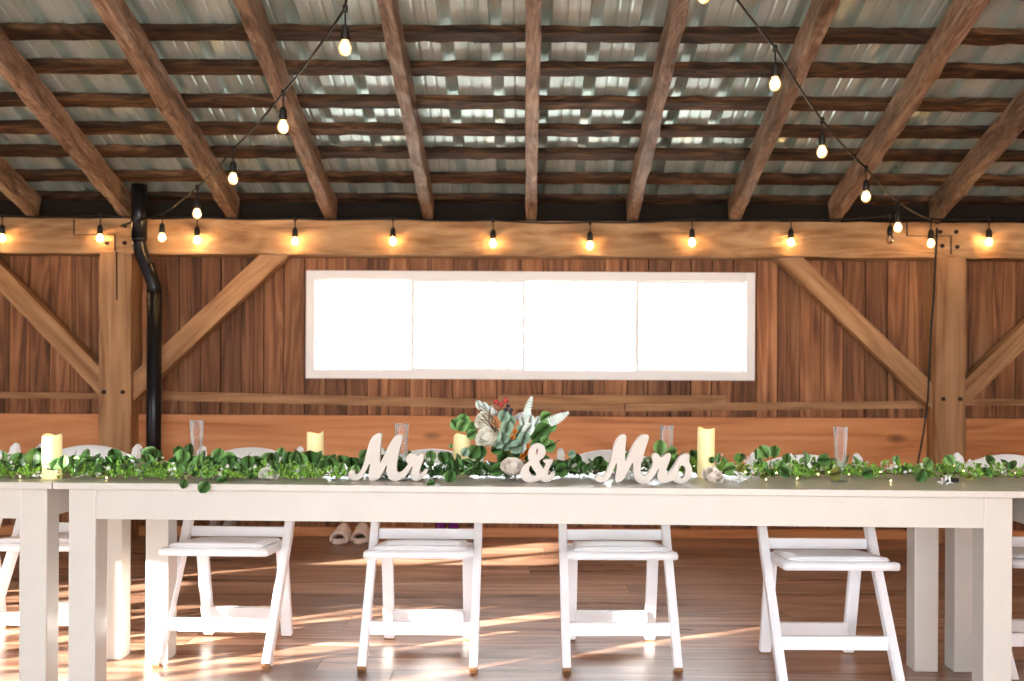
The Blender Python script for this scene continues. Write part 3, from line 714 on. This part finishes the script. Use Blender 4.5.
def flute(px, ytop, y, label, first=[None]):
    x = (px - CX) / F * y; 
    if first[0] is None:
        f = empty('champagne_flute', (x, y, TZ)); h = 0.19
        seg = 24
        def fl(prof, name):
            bm = bmesh.new(); rings = []
            for r, z, am in prof: rings.append([bm.verts.new(((r + am * (0.5 + 0.5 * math.cos(8 * 2 * math.pi * k / 48))) * math.cos(2 * math.pi * k / 48), (r + am * (0.5 + 0.5 * math.cos(8 * 2 * math.pi * k / 48))) * math.sin(2 * math.pi * k / 48), z)) for k in range(48)])
            for a, b in zip(rings, rings[1:]):
                for k in range(48): bm.faces.new((a[k], a[(k + 1) % 48], b[(k + 1) % 48], b[k]))
            obj(name, bm, M['flute'], f, True)
        fl([(0.024, h, 0), (0.0225, h, 0), (0.020, h - 0.05, 0), (0.0165, h - 0.09, .0), (0.011, h - 0.125, 0), (0.001, h - 0.135, 0), (0.001, h - 0.142, 0), (0.011, h - 0.137, 0.001), (0.0165, h - 0.115, 0.003), (0.0175, h - 0.09, 0.002), (0.0210, h - 0.05, 0.0015), (0.024, h, 0)], 'bowl')
        fl([(0.011, h - 0.137, 0), (0.006, h - 0.143, 0), (0.005, 0.012, 0), (0.010, 0.006, 0)], 'stem')
        fl([(0.001, 0.0, 0), (0.029, 0.0, 0), (0.030, 0.003, 0), (0.010, 0.006, 0), (0.001, 0.007, 0)], 'foot')
        first[0] = f; c = f
    else: c = copy_tree(first[0])
    c.location = (x, y, TZ); c.scale = (1, 1, (P(px, ytop, y).z - TZ) / 0.19)
    return tag(c, label, 'glass', 'clear champagne flutes')
flute(197, 420, 3.52, 'clear champagne flute in the garland between the black pipe and the window')
flute(402, 423.5, 3.52, 'clear champagne flute behind the Mr letters')
flute(667, 425.5, 3.52, 'clear champagne flute behind the Mrs letters')
flute(841, 426.5, 3.38, 'clear champagne flute near the right post')

# ================================================================== FOLIAGE
def leaf(bm, c, L, W, yaw, pitch, roll, cup=0.15, round_=True, nseg=6):
    "one leaf with a base, cupped and pointed or round"
    R = Matrix.Rotation(yaw, 3, 'Z') @ Matrix.Rotation(pitch, 3, 'X') @ Matrix.Rotation(roll, 3, 'Y')
    c = Vector(c); L_ = []; Cn = []; R_ = []
    for i in range(nseg + 1):
        u = i / nseg
        w = W / 2 * (math.sin(math.pi * min(1, max(0, u))) ** (0.55 if round_ else 0.9)) * (1.0 if round_ else (1.25 - 0.5 * u))
        z = -cup * L * (2 * u - 1) ** 2 * 0.5
        Cn.append(bm.verts.new(c + R @ Vector((0, u * L, z - cup * W * 0.04))))
        if 0 < i < nseg:
            L_.append(bm.verts.new(c + R @ Vector((-w, u * L, z + cup * w * 0.4)))); R_.append(bm.verts.new(c + R @ Vector((w, u * L, z + cup * w * 0.4))))
    fs = []
    for S_, fl in ((L_, 0), (R_, 1)):
        fs.append((Cn[0], Cn[1], S_[0]))
        for i in range(len(S_) - 1): fs.append((Cn[i + 1], Cn[i + 2], S_[i + 1], S_[i]))
        fs.append((Cn[-2], Cn[-1], S_[-1]))
    for f in fs: bm.faces.new(f)
U = random.uniform
def rleaf(bm, c, s, rnd=True, cup=0.2, asp=0.9):
    leaf(bm, c, s, s * asp, U(0, 6.28), U(0.1, 1.6), U(-0.6, 0.6), cup, rnd)
def star(bm, c, r):
    n = 5; R = Matrix.Rotation(U(0, 6.28), 3, 'Z') @ Matrix.Rotation(U(0.5, 1.8), 3, 'X')
    for k in range(n):
        a = 2 * math.pi * k / n; d = Vector((math.cos(a), math.sin(a), 0.2)); e = Vector((-math.sin(a), math.cos(a), 0))
        q = [Vector((0, 0, 0)), d * r * .6 + e * r * .3, d * r, d * r * .6 - e * r * .3]
        bm.faces.new([bm.verts.new(Vector(c) + R @ v) for v in q])
def rose(bm, c, r, ax=(0.15, -0.6, 0.8)):
    "layered cupped petals around a bud"
    R = Vector((0, 0, 1)).rotation_difference(Vector(ax)).to_matrix(); c = Vector(c)
    ball(bm, c + R @ Vector((0, 0, r * 0.12)), r * 0.13, 2, (1, 1, 1.1))
    for ring, (n, sh) in enumerate(((2, 0.22), (3, 0.36), (4, 0.52), (5, 0.70), (5, 0.86), (6, 1.0))):
        for k in range(n):
            a0 = 2 * math.pi * (k + ring * 0.37) / n + U(-.15, .15); wid = math.pi / n * 1.25; hj = U(-0.1, 0.1); g = []
            for j in range(6):
                v = j / 5; rowv = []
                for i in range(7):
                    u = -1 + i / 3; a = a0 + u * wid * math.sin(math.pi * (0.3 + 0.45 * v))
                    rr = r * (sh * (0.30 + 0.70 * math.sin(v * math.pi * 0.56)) + 0.05 * u * u) + (r * 0.10 * sh if j == 5 else 0)
                    z = r * (-0.7 + v * (1.5 - 0.75 * sh * sh + hj) - 0.14 * u * u * v) - (r * 0.04 if j == 5 else 0)
                    rowv.append(bm.verts.new(c + R @ Vector((rr * math.cos(a), rr * math.sin(a), z))))
                g.append(rowv)
            for j in range(5):
                for i in range(6): bm.faces.new((g[j][i], g[j][i + 1], g[j + 1][i + 1], g[j + 1][i]))

def garland(label, path, big, small, blossoms, hmax, spread=0.075, bigsize=(0.035, 0.055), dark=0.5, seed=1, mats=('leaf', 'leaf_d', 'leaf_s')):
    "path: points along the table; big/small/blossoms: counts"
    random.seed(seed)
    path = [Vector(p) for p in path]; O = path[0].copy()
    g = empty('garland', O, label=label, cat='garland', group='leaf garlands on the table')
    seg = [(b - a).length for a, b in zip(path, path[1:])]; tot = sum(seg)
    def pt(u):
        d = u * tot
        for (a, b), l in zip(zip(path, path[1:]), seg):
            if d <= l: return a.lerp(b, d / l)
            d -= l
        return path[-1].copy()
    bm = bmesh.new()
    for s in range(3):
        tube(bm, [pt(i / 40) - O + Vector((0, U(-.03, .03), U(0.006, 0.03))) for i in range(41)], 0.002, 5)
    obj('stem', bm, M['stem'], g, True)
    hm = hmax if callable(hmax) else (lambda u: hmax)
    bms = [bmesh.new(), bmesh.new()]
    for i in range(big):
        u = random.random(); h = hm(u); p = pt(u) - O + Vector((U(-.02, .02), U(-spread, spread * 1.2), U(0.012, h)))
        s = U(*bigsize); R_ = bms[0 if random.random() > dark else 1]
        # mostly turned to face the room
        leaf(R_, p, s, s * U(0.75, 1.0), U(-1.5, 1.5) + (math.pi if random.random() < 0.3 else 0), U(0.3, 1.5), U(-0.5, 0.5), 0.2, True)
    def onto(bm):
        for v in bm.verts:
            if v.co.z + O.z < TZ + 0.002 and v.co.y + O.y > 3.2: v.co.z = TZ + 0.002 - O.z + random.random() * 0.002
        return bm
    obj('round_leaves', onto(bms[0]), M[mats[0]], g, True); obj('dark_leaves', onto(bms[1]), M[mats[1]], g, True)
    bm = bmesh.new()
    for i in range(small // 6):
        u = random.random(); h = hm(u); c0 = pt(u) - O + Vector((0, U(-spread, spread), 0.008)); d = Vector((U(-1, 1), U(-.7, .5), U(0.1, 1.0))).normalized(); ln = U(0.03, 0.07)
        for k in range(8):
            p = c0 + d * ln * k / 7 + Vector((U(-.008, .008), U(-.008, .008), U(-.004, .006)))
            if p.z > h: p.z = U(0.01, h)
            rleaf(bm, p, U(0.010, 0.018), True, 0.25, 0.8)
    obj('small_leaves', onto(bm), M[mats[2]], g, True)
    if blossoms:
        bm = bmesh.new()
        for i in range(blossoms // 4):
            u = random.random(); c0 = pt(u) - O + Vector((0, U(-spread, spread), U(0.01, hm(u))))
            for k in range(4): star(bm, c0 + Vector((U(-.015, .015), U(-.01, .01), U(-.01, .012))), U(0.005, 0.009))
        obj('blossoms', onto(bm), M['white'], g, kind='stuff')
    return g
# left: dense eucalyptus; heights are metres above the table
garland('dense leafy eucalyptus garland on the left, between the left edge and the Mr letters', [T(-12, 476.5), T(100, 477.5), T(200, 478.5), T(350, 478)], 210, 1900, 240, lambda u: 0.036 + 0.028 * abs(math.sin(u * 9 + 0.4)), 0.085, (0.032, 0.058), 0.55, 3)
garland('dark leafy garland behind the Mr letters and under the bouquet', [T(352, 475), T(430, 477.5), T(520, 477), T(600, 477)], 185, 1100, 200, lambda u: 0.042 + 0.016 * math.sin(u * 6), 0.06, (0.03, 0.052), 0.75, 5, ('leaf', 'leaf_d', 'leaf_d'))
garland('leafy garland behind the Mrs letters and the candle', [T(604, 474), T(660, 473), T(740, 478), T(800, 479)], 62, 760, 90, lambda u: 0.035 + 0.045 * u, 0.06, (0.032, 0.05), 0.5, 8)
garland('sparse garland of small bright leaves at the right end of the table', [T(795, 477), T(880, 477), T(960, 479), T(1032, 480)], 22, 900, 110, 0.055, 0.07, (0.034, 0.05), 0.7, 9)
random.seed(21)
# hand-placed large leaves that stand out in the photo, added to a part of each garland
def bigleaves(gname, spec):
    g = bpy.data.objects[gname]; 
    for key in ('leaf', 'leaf_d', 'leaf_g', 'olive'):
        it = [s for s in spec if s[0] == key]
        if not it: continue
        for (_, px, py, y, s, yaw, pitch) in it:
            bm = bmesh.new()
            L = s * y / F; R = Matrix.Rotation(yaw, 3, 'Y') @ Matrix.Rotation(pitch, 3, 'X')
            # centre the leaf on the pixel
            c = P(px, py, y) - g.location
            t = bmesh.new(); leaf(t, (0, -L / 2, 0), L, L * 0.92, 0, 0, 0, 0.12, True, 8)
            me = bpy.data.meshes.new('t'); t.to_mesh(me); t.free()
            me.transform(Matrix.Translation(c) @ R.to_4x4()); bm.from_mesh(me); bpy.data.meshes.remove(me)
            obj('broad_leaf', bm, M[key], g, True)
H_ = math.pi / 2
bigleaves('garland', [('leaf', 17, 460, 3.4, 17, 0.4, 1.2), ('leaf_g', 26, 462, 3.36, 11, 0, 1.4), ('leaf', 36, 461, 3.4, 14, 1.2, 1.2), ('leaf', 56, 464, 3.3, 14, 0.6, 1.3), ('leaf', 85, 461, 3.4, 16, 1.5, 1.3), ('leaf', 150, 455, 3.4, 19, 1.0, 1.3),
    ('leaf_d', 148, 470, 3.35, 16, 0.3, 1.2), ('leaf', 181, 457, 3.4, 17, 0, 1.4), ('leaf_d', 128, 471, 3.36, 12, 0.7, 1.2), ('leaf', 207, 472, 3.3, 15, 0.1, 1.4), ('leaf_d', 196, 471, 3.31, 13, 0.8, 1.2), ('leaf_d', 204, 487, 3.19, 14, 0.6, 1.3),
    ('leaf_d', 184, 484, 3.19, 10, 0.2, 1.2), ('leaf', 218, 455, 3.4, 15, 0.2, 1.3), ('leaf', 229, 459, 3.38, 16, 1.4, 1.3), ('leaf_d', 256, 462, 3.38, 14, 1.1, 1.3), ('leaf_d', 252, 473, 3.36, 13, 0.2, 1.3), ('leaf', 281, 452, 3.42, 10, 0.2, 1.4),
    ('leaf_d', 288, 458, 3.4, 14, 0.2, 1.4), ('leaf', 323, 465, 3.36, 12, 0.7, 1.2), ('leaf', 355, 470, 3.36, 11, 0.2, 1.4), ('leaf_d', 222, 481, 3.25, 11, 1.2, 1.2)])
bigleaves('garland.001', [('leaf_d', 474, 452, 3.36, 16, 0.6, 1.3), ('leaf_g', 465, 452, 3.33, 10, 0.5, 1.4), ('leaf_d', 450, 476, 3.3, 14, 0.2, 1.2), ('olive', 441, 488, 3.19, 6, 0.1, 1.3), ('leaf_d', 431, 484, 3.2, 9, 1.4, 1.2), ('leaf_d', 497, 470, 3.36, 15, 1.3, 1.2),
    ('leaf', 364, 455, 3.42, 12, 0.4, 1.3), ('leaf_d', 388, 471, 3.42, 14, 0.4, 1.3), ('leaf_d', 419, 470, 3.42, 17, 1.2, 1.3), ('leaf', 451, 446, 3.45, 5, 0, 1.4), ('leaf_g', 572, 454, 3.4, 9, 1.4, 1.2), ('leaf_d', 562, 470, 3.38, 16, 1.3, 1.2), ('leaf_d', 545, 461, 3.38, 13, 1.3, 1.2)])
bigleaves('garland.002', [('leaf', 660, 447, 3.4, 15, 0.1, 1.45), ('leaf', 672, 452, 3.42, 13, 1.3, 1.2), ('leaf', 764, 452, 3.4, 15, -0.6, 1.4), ('leaf_d', 785, 472, 3.34, 13, -0.7, 1.3), ('leaf', 781, 465, 3.36, 11, 0.6, 1.3), ('leaf', 730, 469, 3.36, 15, 1.3, 1.3), ('olive', 741, 468, 3.37, 12, 0.8, 1.3),
    ('olive', 763, 476, 3.33, 8, 1.2, 1.1), ('leaf_d', 672, 466, 3.4, 15, 0.5, 1.3), ('leaf_d', 712, 460, 3.42, 7, 0, 1.4), ('leaf_d', 636, 470, 3.4, 8, 1, 1.3)])
bigleaves('garland.003', [('leaf_d', 824, 460, 3.36, 15, 1.5, 1.25), ('olive', 836, 474, 3.34, 16, 1.5, 1.1), ('leaf_d', 868, 473, 3.3, 14, 1.2, 1.3), ('leaf_d', 921, 475, 3.26, 16, 0.6, 1.25), ('leaf', 928, 463, 3.36, 13, 0.7, 1.2), ('leaf', 950, 460, 3.36, 12, -0.6, 1.3), ('olive', 969, 477, 3.27, 9, 1.5, 1.2)])

# roses lying in the garlands
def lone_rose(px, py, y, r, mat, lb):
    o = empty('artificial_rose', (P(px, py, y).x, y, TZ), label=lb, cat='flower', group='cloth roses in the garlands')
    bm = bmesh.new(); rose(bm, (0, 0, P(px, py, y).z - TZ), r); 
    for v in bm.verts: v.co.z = max(v.co.z, 0.002)
    obj('bloom', bm, M[mat], o, True)
    bm = bmesh.new()
    for k in range(4): leaf(bm, (0, r * 0.4, 0.012), r * 1.3, r * 0.7, U(0, 6.28), 0.1, 0, 0.1, False)
    obj('sepals', bm, M['leaf_d'], o, True)
lone_rose(269, 474, 3.33, 0.032, 'rose', 'ivory rose in the left garland, with dark leaves beside it')
lone_rose(513, 466, 3.34, 0.038, 'roseb', 'blush white rose leaning against the ampersand')
lone_rose(713, 475, 3.28, 0.034, 'roseb', 'blush rose lying beside the Mrs letters below the candle')
# pale satin petals / bows
def petals(px, py, y, n, r, lb):
    o = empty('satin_ribbon', (P(px, py, y).x, y, TZ), label=lb, cat='ribbon', group='crumpled white satin ribbons')
    bm = bmesh.new()
    for k in range(n):
        leaf(bm, (U(-r, r), U(-0.02, 0.02), U(0.004, 0.022)), U(0.02, 0.034), U(0.014, 0.024), U(0, 6.28), U(0, 1.3), U(-.8, .8), 0.5, True)
    for v in bm.verts: v.co.z = max(v.co.z, 0.002)
    obj('loops', bm, M['satin'], o, True)
petals(620, 477, 3.34, 14, 0.03, 'crumpled white satin ribbon at the left foot of the Mrs letters')
petals(637, 480, 3.33, 10, 0.025, 'crumpled white satin ribbon showing through the middle of the Mrs letters')
petals(652, 481, 3.30, 10, 0.02, 'crumpled white satin ribbon under the letter r of Mrs')
petals(738, 478, 3.29, 14, 0.03, 'crumpled white satin ribbon right of the blush rose by the candle')
petals(382, 480, 3.37, 8, 0.02, 'crumpled white satin ribbon behind the Mr letters')
petals(411, 479, 3.36, 8, 0.015, 'crumpled white satin ribbon behind the letter r of Mr')
petals(300, 474, 3.37, 10, 0.03, 'crumpled white satin ribbon right of the ivory rose in the left garland')
petals(944, 482, 3.27, 6, 0.012, 'small crumpled white satin ribbon beside the black battery box')

# bouquet
bo = empty('bouquet', (P(508, 478, 3.5).x, 3.5, TZ), label='mixed bouquet of ivory roses, berries and silvery leaves in the middle of the table', cat='bouquet')
def B(px, py, dy=0): return P(px, py, 3.5 + dy) - bo.location
bm = bmesh.new()
for q in ((488, 433), (500, 405), (512, 415), (530, 405), (555, 418), (545, 435), (520, 430), (478, 405), (560, 440)):
    tube(bm, [Vector((0, 0, 0.012)), Vector((B(*q).x * 0.4, 0.01, B(*q).z * 0.6)), B(*q, 0.01)], 0.0018, 5)
obj('stem', bm, M['stem'], bo, True)
bm = bmesh.new(); rose(bm, B(488, 436, -0.03), 0.044, (-0.35, -0.6, 0.75)); obj('rose', bm, M['rose'], bo, True)
bm = bmesh.new(); rose(bm, B(484, 419, 0.0), 0.036, (-0.5, -0.6, 0.7)); obj('rose', bm, M['rose'], bo, True)
bm = bmesh.new(); rose(bm, B(492, 412, 0.01), 0.018, (0, -0.4, 0.9)); obj('rose', bm, M['white'], bo, True)
bm = bmesh.new(); rose(bm, B(522, 417, 0.03), 0.022, (0.1, -0.6, 0.9)); obj('rose', bm, M['white'], bo, True)
for q in ((496, 402), (501, 405), (505.5, 400.5)):
    bm = bmesh.new(); ball(bm, B(*q, -0.02), 0.0095, 3); obj('red_berry', bm, M['berry'], bo, True)
for q in ((508, 406), (511, 410), (506, 410), (510, 414)):
    bm = bmesh.new(); ball(bm, B(*q, -0.01), 0.0075, 2); obj('blue_berry', bm, M['berryb'], bo, True)
def bleaf(items, mat, name='leaves', round_=True, asp=0.92):
    bm = bmesh.new()
    for (px, py, s, yaw, pitch, dy) in items:
        L = s * 3.5 / F; t = bmesh.new(); leaf(t, (0, -L / 2, 0), L, L * asp, 0, 0, 0, 0.14, round_, 8)
        me = bpy.data.meshes.new('t'); t.to_mesh(me); t.free()
        me.transform(Matrix.Translation(B(px, py, dy)) @ (Matrix.Rotation(yaw, 4, 'Y') @ Matrix.Rotation(pitch, 4, 'X'))); bm.from_mesh(me); bpy.data.meshes.remove(me)
    obj(name, bm, M[mat], bo, True)
bleaf([(456, 424, 14, -0.9, 1.4, 0.02), (463, 421, 16, 0.2, 1.4, 0.03), (462, 426, 13, 0.6, 1.5, -0.0), (471, 428, 14, 0.4, 1.3, 0.03), (472, 434, 12, 0.9, 1.3, 0.02), (546, 417, 14, 1.0, 1.2, 0.0), (551, 426, 14, 1.3, 1.3, 0.01),
       (541, 436, 17, 0.5, 1.3, 0.0), (550, 446, 14, 1.2, 1.3, -0.01), (536, 444, 12, 0.2, 1.2, -0.02), (545, 441, 11, 0.7, 1.3, -0.03)], 'leaf')
bleaf([(543, 430, 18, 0.9, 1.35, -0.02), (536, 435, 14, 0.4, 1.3, -0.02), (537, 444, 13, 0.9, 1.2, -0.04), (518, 452, 14, 0.3, 1.2, -0.02), (480, 452, 15, 0.3, 1.2, -0.05), (497, 449, 13, 1.2, 1.2, -0.04), (530, 455, 15, 0.9, 1.2, 0), (505, 458, 18, 0.3, 1.2, 0)], 'leaf_d', 'dark_leaves')
bleaf([(504, 416, 14, 0.3, 1.3, -0.02), (507, 427, 15, 0.2, 1.3, -0.03), (510, 421, 13, -0.6, 1.3, -0.01), (524, 438, 14, 0.3, 1.4, -0.05), (513, 440, 15, 0.9, 1.3, -0.04), (506, 444, 15, 0.3, 1.2, -0.03), (516, 447, 15, 1.3, 1.3, -0.04), (520, 430, 11, 0.5, 1.3, -0.03), (503, 437, 14, 0, 1.2, -0.04), (498, 443, 12, 0.5, 1.3, -0.04)], 'leaf_g', 'sage_leaves')
bleaf([(530, 422, 16, 0.2, 1.35, -0.02), (528, 430, 18, 0.6, 1.3, -0.03), (534, 427, 14, 0.9, 1.2, -0.01), (523, 422, 12, -0.3, 1.3, -0.01), (479, 405, 11, -0.35, 1.4, 0.0), (485, 407, 12, -0.5, 1.4, 0.01), (490, 410, 10, 0.4, 1.4, 0.02), (522, 448, 14, 0.1, 1.3, -0.03), (538, 420, 10, 0.3, 1.2, 0)], 'miller', 'silver_leaves', True, 0.62)
# two toothed dusty-miller sprays
def miller(p0, p1, W):
    bm = bmesh.new(); a = B(*p0); b = B(*p1); d = (b - a); n = 9; side = Vector((-d.z, 0, d.x)).normalized()
    tube(bm, [a, a.lerp(b, 0.5), b], 0.002, 5)
    for i in range(n):
        u = i / n; c = a.lerp(b, u * 0.95); ww = W * math.sin(math.pi * (0.2 + 0.75 * u))
        for s in (-1, 1):
            e = c + d.normalized() * W * 0.7 + side * s * ww; f = c + d.normalized() * W * 0.55
            m_ = (c + e) / 2 + Vector((0, -0.004, 0)) + side * s * 0.002 - d.normalized() * W * 0.12
            bm.faces.new([bm.verts.new(v) for v in (c, m_, e, (c + e) / 2 + d.normalized() * W * 0.3, f)])
    obj('silver_spray', bm, M['miller'], bo, True)
miller((524, 420), (532, 396), 0.015); miller((529, 420), (527, 407), 0.013); miller((547, 426), (569, 412), 0.017); miller((541, 424), (563, 413), 0.012)
bleaf([(515, 431, 7, 0.3, 1.4, -0.06), (513, 437, 7, 0.9, 1.4, -0.06), (527, 452, 8, 0.6, 1.2, -0.06), (523, 456, 8, 1.1, 1.2, -0.06), (528, 446, 6, 0, 1.3, -0.05)], 'rust', 'rust_leaves', False, 0.7)
bm = bmesh.new()
for k in range(9):
    tube(bm, [B(498 + U(-4, 3), 432, -0.05), B(490 + U(-6, 6), 422 + U(-3, 3), -0.06), B(477 + U(0, 14), 405 + U(0, 16), -0.06)], 0.0014, 5)
obj('twigs', bm, M['stem'], bo, True)

# fairy lights
def fairy(label, pts, seed, pack=None):
    random.seed(seed); O = Vector(pts[0]); r = empty('fairy_light_string', O, label=label, cat='string lights', group='tiny fairy light strings')
    bm = bmesh.new(); tube(bm, [Vector(p) - O for p in pts], 0.0012, 5); obj('wire', bm, M['wire'], r, True)
    for p in pts[1::2]:
        bm = bmesh.new(); ball(bm, Vector(p) - O + Vector((0, 0, 0.002)), 0.0028, 1); obj('light', bm, M['fairy'], r, True)
    L = bpy.data.lights.new('glow', 'POINT'); 
    bpy.data.lights.remove(L)
    if pack:
        p = pack - O; bm = bmesh.new(); box(bm, p.x - 0.022, p.x + 0.022, p.y - 0.012, p.y + 0.012, p.z + 0.0, p.z + 0.014, bev=0.002); q = obj('battery_box', bm, M['black'], r)
random.seed(5)
fp = [T(740 + i * 5.2, 478 + U(-4, 5)) + Vector((0, 0, U(0.004, 0.03))) for i in range(56)]
fairy('string of tiny warm lights wound through the right garland, with a black battery box', fp, 5, T(951, 482))
fp = [T(2 + i * 3.6, 476 + U(-4, 4)) + Vector((0, 0, U(0.004, 0.03))) for i in range(52)]
fairy('string of tiny warm lights wound through the left garland', fp, 6)

# ================================================================== SHOES
def slipper():
    o = empty('slipper', (0, 0, 0)); n = 28
    bm = bmesh.new(); rings = []
    def out(k):
        a = 2 * math.pi * k / n; y = math.cos(a); x = math.sin(a); wdt = 0.05 + 0.008 * (-y) * 1.0
        return x * wdt, y * 0.13
    for (z, s) in ((0.0, 0.9), (0.004, 0.97), (0.018, 1.0), (0.032, 0.97), (0.036, 0.9), (0.030, 0.78), (0.028, 0.05)):
        rings.append([bm.verts.new((out(k)[0] * s, out(k)[1] * (s if s > .5 else s) , z)) for k in range(n)])
    for a, b in zip(rings, rings[1:]):
        for k in range(n): bm.faces.new((a[k], a[(k + 1) % n], b[(k + 1) % n], b[k]))
    bmesh.ops.recalc_face_normals(bm, faces=bm.faces)
    obj('sole', bm, M['slipper'], o, True)
    bm = bmesh.new(); out_, in_ = [], []
    for j in range(7):
        y = -0.085 + 0.125 * j / 6; hgt = 0.075 + 0.045 * j / 6; wx = 0.058 - 0.004 * j / 6
        out_.append([bm.verts.new((wx * math.cos(math.pi * i / 14), y, 0.012 + (hgt - 0.012) * math.sin(math.pi * i / 14) ** 0.8)) for i in range(15)])
        in_.append([bm.verts.new(((wx - 0.010) * math.cos(math.pi * i / 14), y, 0.012 + (hgt - 0.024) * math.sin(math.pi * i / 14) ** 0.8)) for i in range(15)])
    for j in range(6):
        for i in range(14):
            bm.faces.new((out_[j][i], out_[j][i + 1], out_[j + 1][i + 1], out_[j + 1][i])); bm.faces.new((in_[j][i + 1], in_[j][i], in_[j + 1][i], in_[j + 1][i + 1]))
    for j in (0, 6):
        for i in range(14): bm.faces.new((out_[j][i], out_[j][i + 1], in_[j][i + 1], in_[j][i]))
    bmesh.ops.recalc_face_normals(bm, faces=bm.faces)
    obj('strap', bm, M['slipper'], o, True)
    bm = bmesh.new(); lathe(bm, [(0.001, 0.0305), (0.036, 0.031), (0.036, 0.029)], (0, 0, 0), 18)
    for v in bm.verts: v.co.y *= 2.4
    obj('insole', bm, M['inner'], o, True)
    return o
s0 = slipper(); s0.location = (P(341.5, 530, 6.5).x, 6.52, 0); s0.rotation_euler.z = -0.12; tag(s0, 'cream slide slipper by the wall, the left of a pair', 'slipper', 'pair of cream slippers')
s1 = copy_tree(s0); s1.location = (P(360.5, 530, 6.5).x, 6.54, 0); s1.rotation_euler.z = 0.0; tag(s1, 'cream slide slipper by the wall, the right of a pair', 'slipper', 'pair of cream slippers')
def shoe(mat):
    o = empty('shoe', (0, 0, 0)); bm = bmesh.new(); n = 24; rings = []
    for (z, s, ln, sh) in ((0.0, 0.9, 0.9, 0), (0.01, 1, 1, 0), (0.035, 1, 1.0, 0), (0.06, 0.95, 0.9, 0.01), (0.085, 0.85, 0.7, 0.03), (0.11, 0.8, 0.5, 0.055), (0.14, 0.85, 0.45, 0.062), (0.150, 0.8, 0.42, 0.062), (0.135, 0.6, 0.3, 0.062), (0.05, 0.4, 0.2, 0.05)):
        rings.append([bm.verts.new((0.043 * s * math.sin(2 * math.pi * k / n), sh + 0.12 * ln * math.cos(2 * math.pi * k / n), z + (0.006 * math.cos(2 * math.pi * k / n * 3) if z > 0.05 else 0))) for k in range(n)])
    for a, b in zip(rings, rings[1:]):
        for k in range(n): bm.faces.new((a[k], a[(k + 1) % n], b[(k + 1) % n], b[k]))
    bmesh.ops.recalc_face_normals(bm, faces=bm.faces)
    obj('upper', bm, mat, o, True)
    bm = bmesh.new(); lathe(bm, [(0.001, 0), (0.045, 0), (0.046, 0.012), (0.001, 0.013)], (0, 0, 0), 22)
    for v in bm.verts: v.co.y *= 2.7
    obj('sole', bm, mat, o, True)
    return o
for mat, items, g in ((M['purple'], ((440, 'shiny purple shoe by the wall, the left of a pair'), (453.5, 'shiny purple shoe by the wall, the right of a pair')), 'pair of purple shoes'),
                      (M['grey'], ((213, 'grey shoe by the wall, the left of a pair'), (227, 'grey shoe by the wall, the right of a pair')), 'pair of grey shoes')):
    s = None
    for px, lb in items:
        c = shoe(mat) if s is None else copy_tree(s); s = s or c
        c.location = (P(px, 530, 6.5).x, 6.5, 0); tag(c, lb, 'shoe', g)
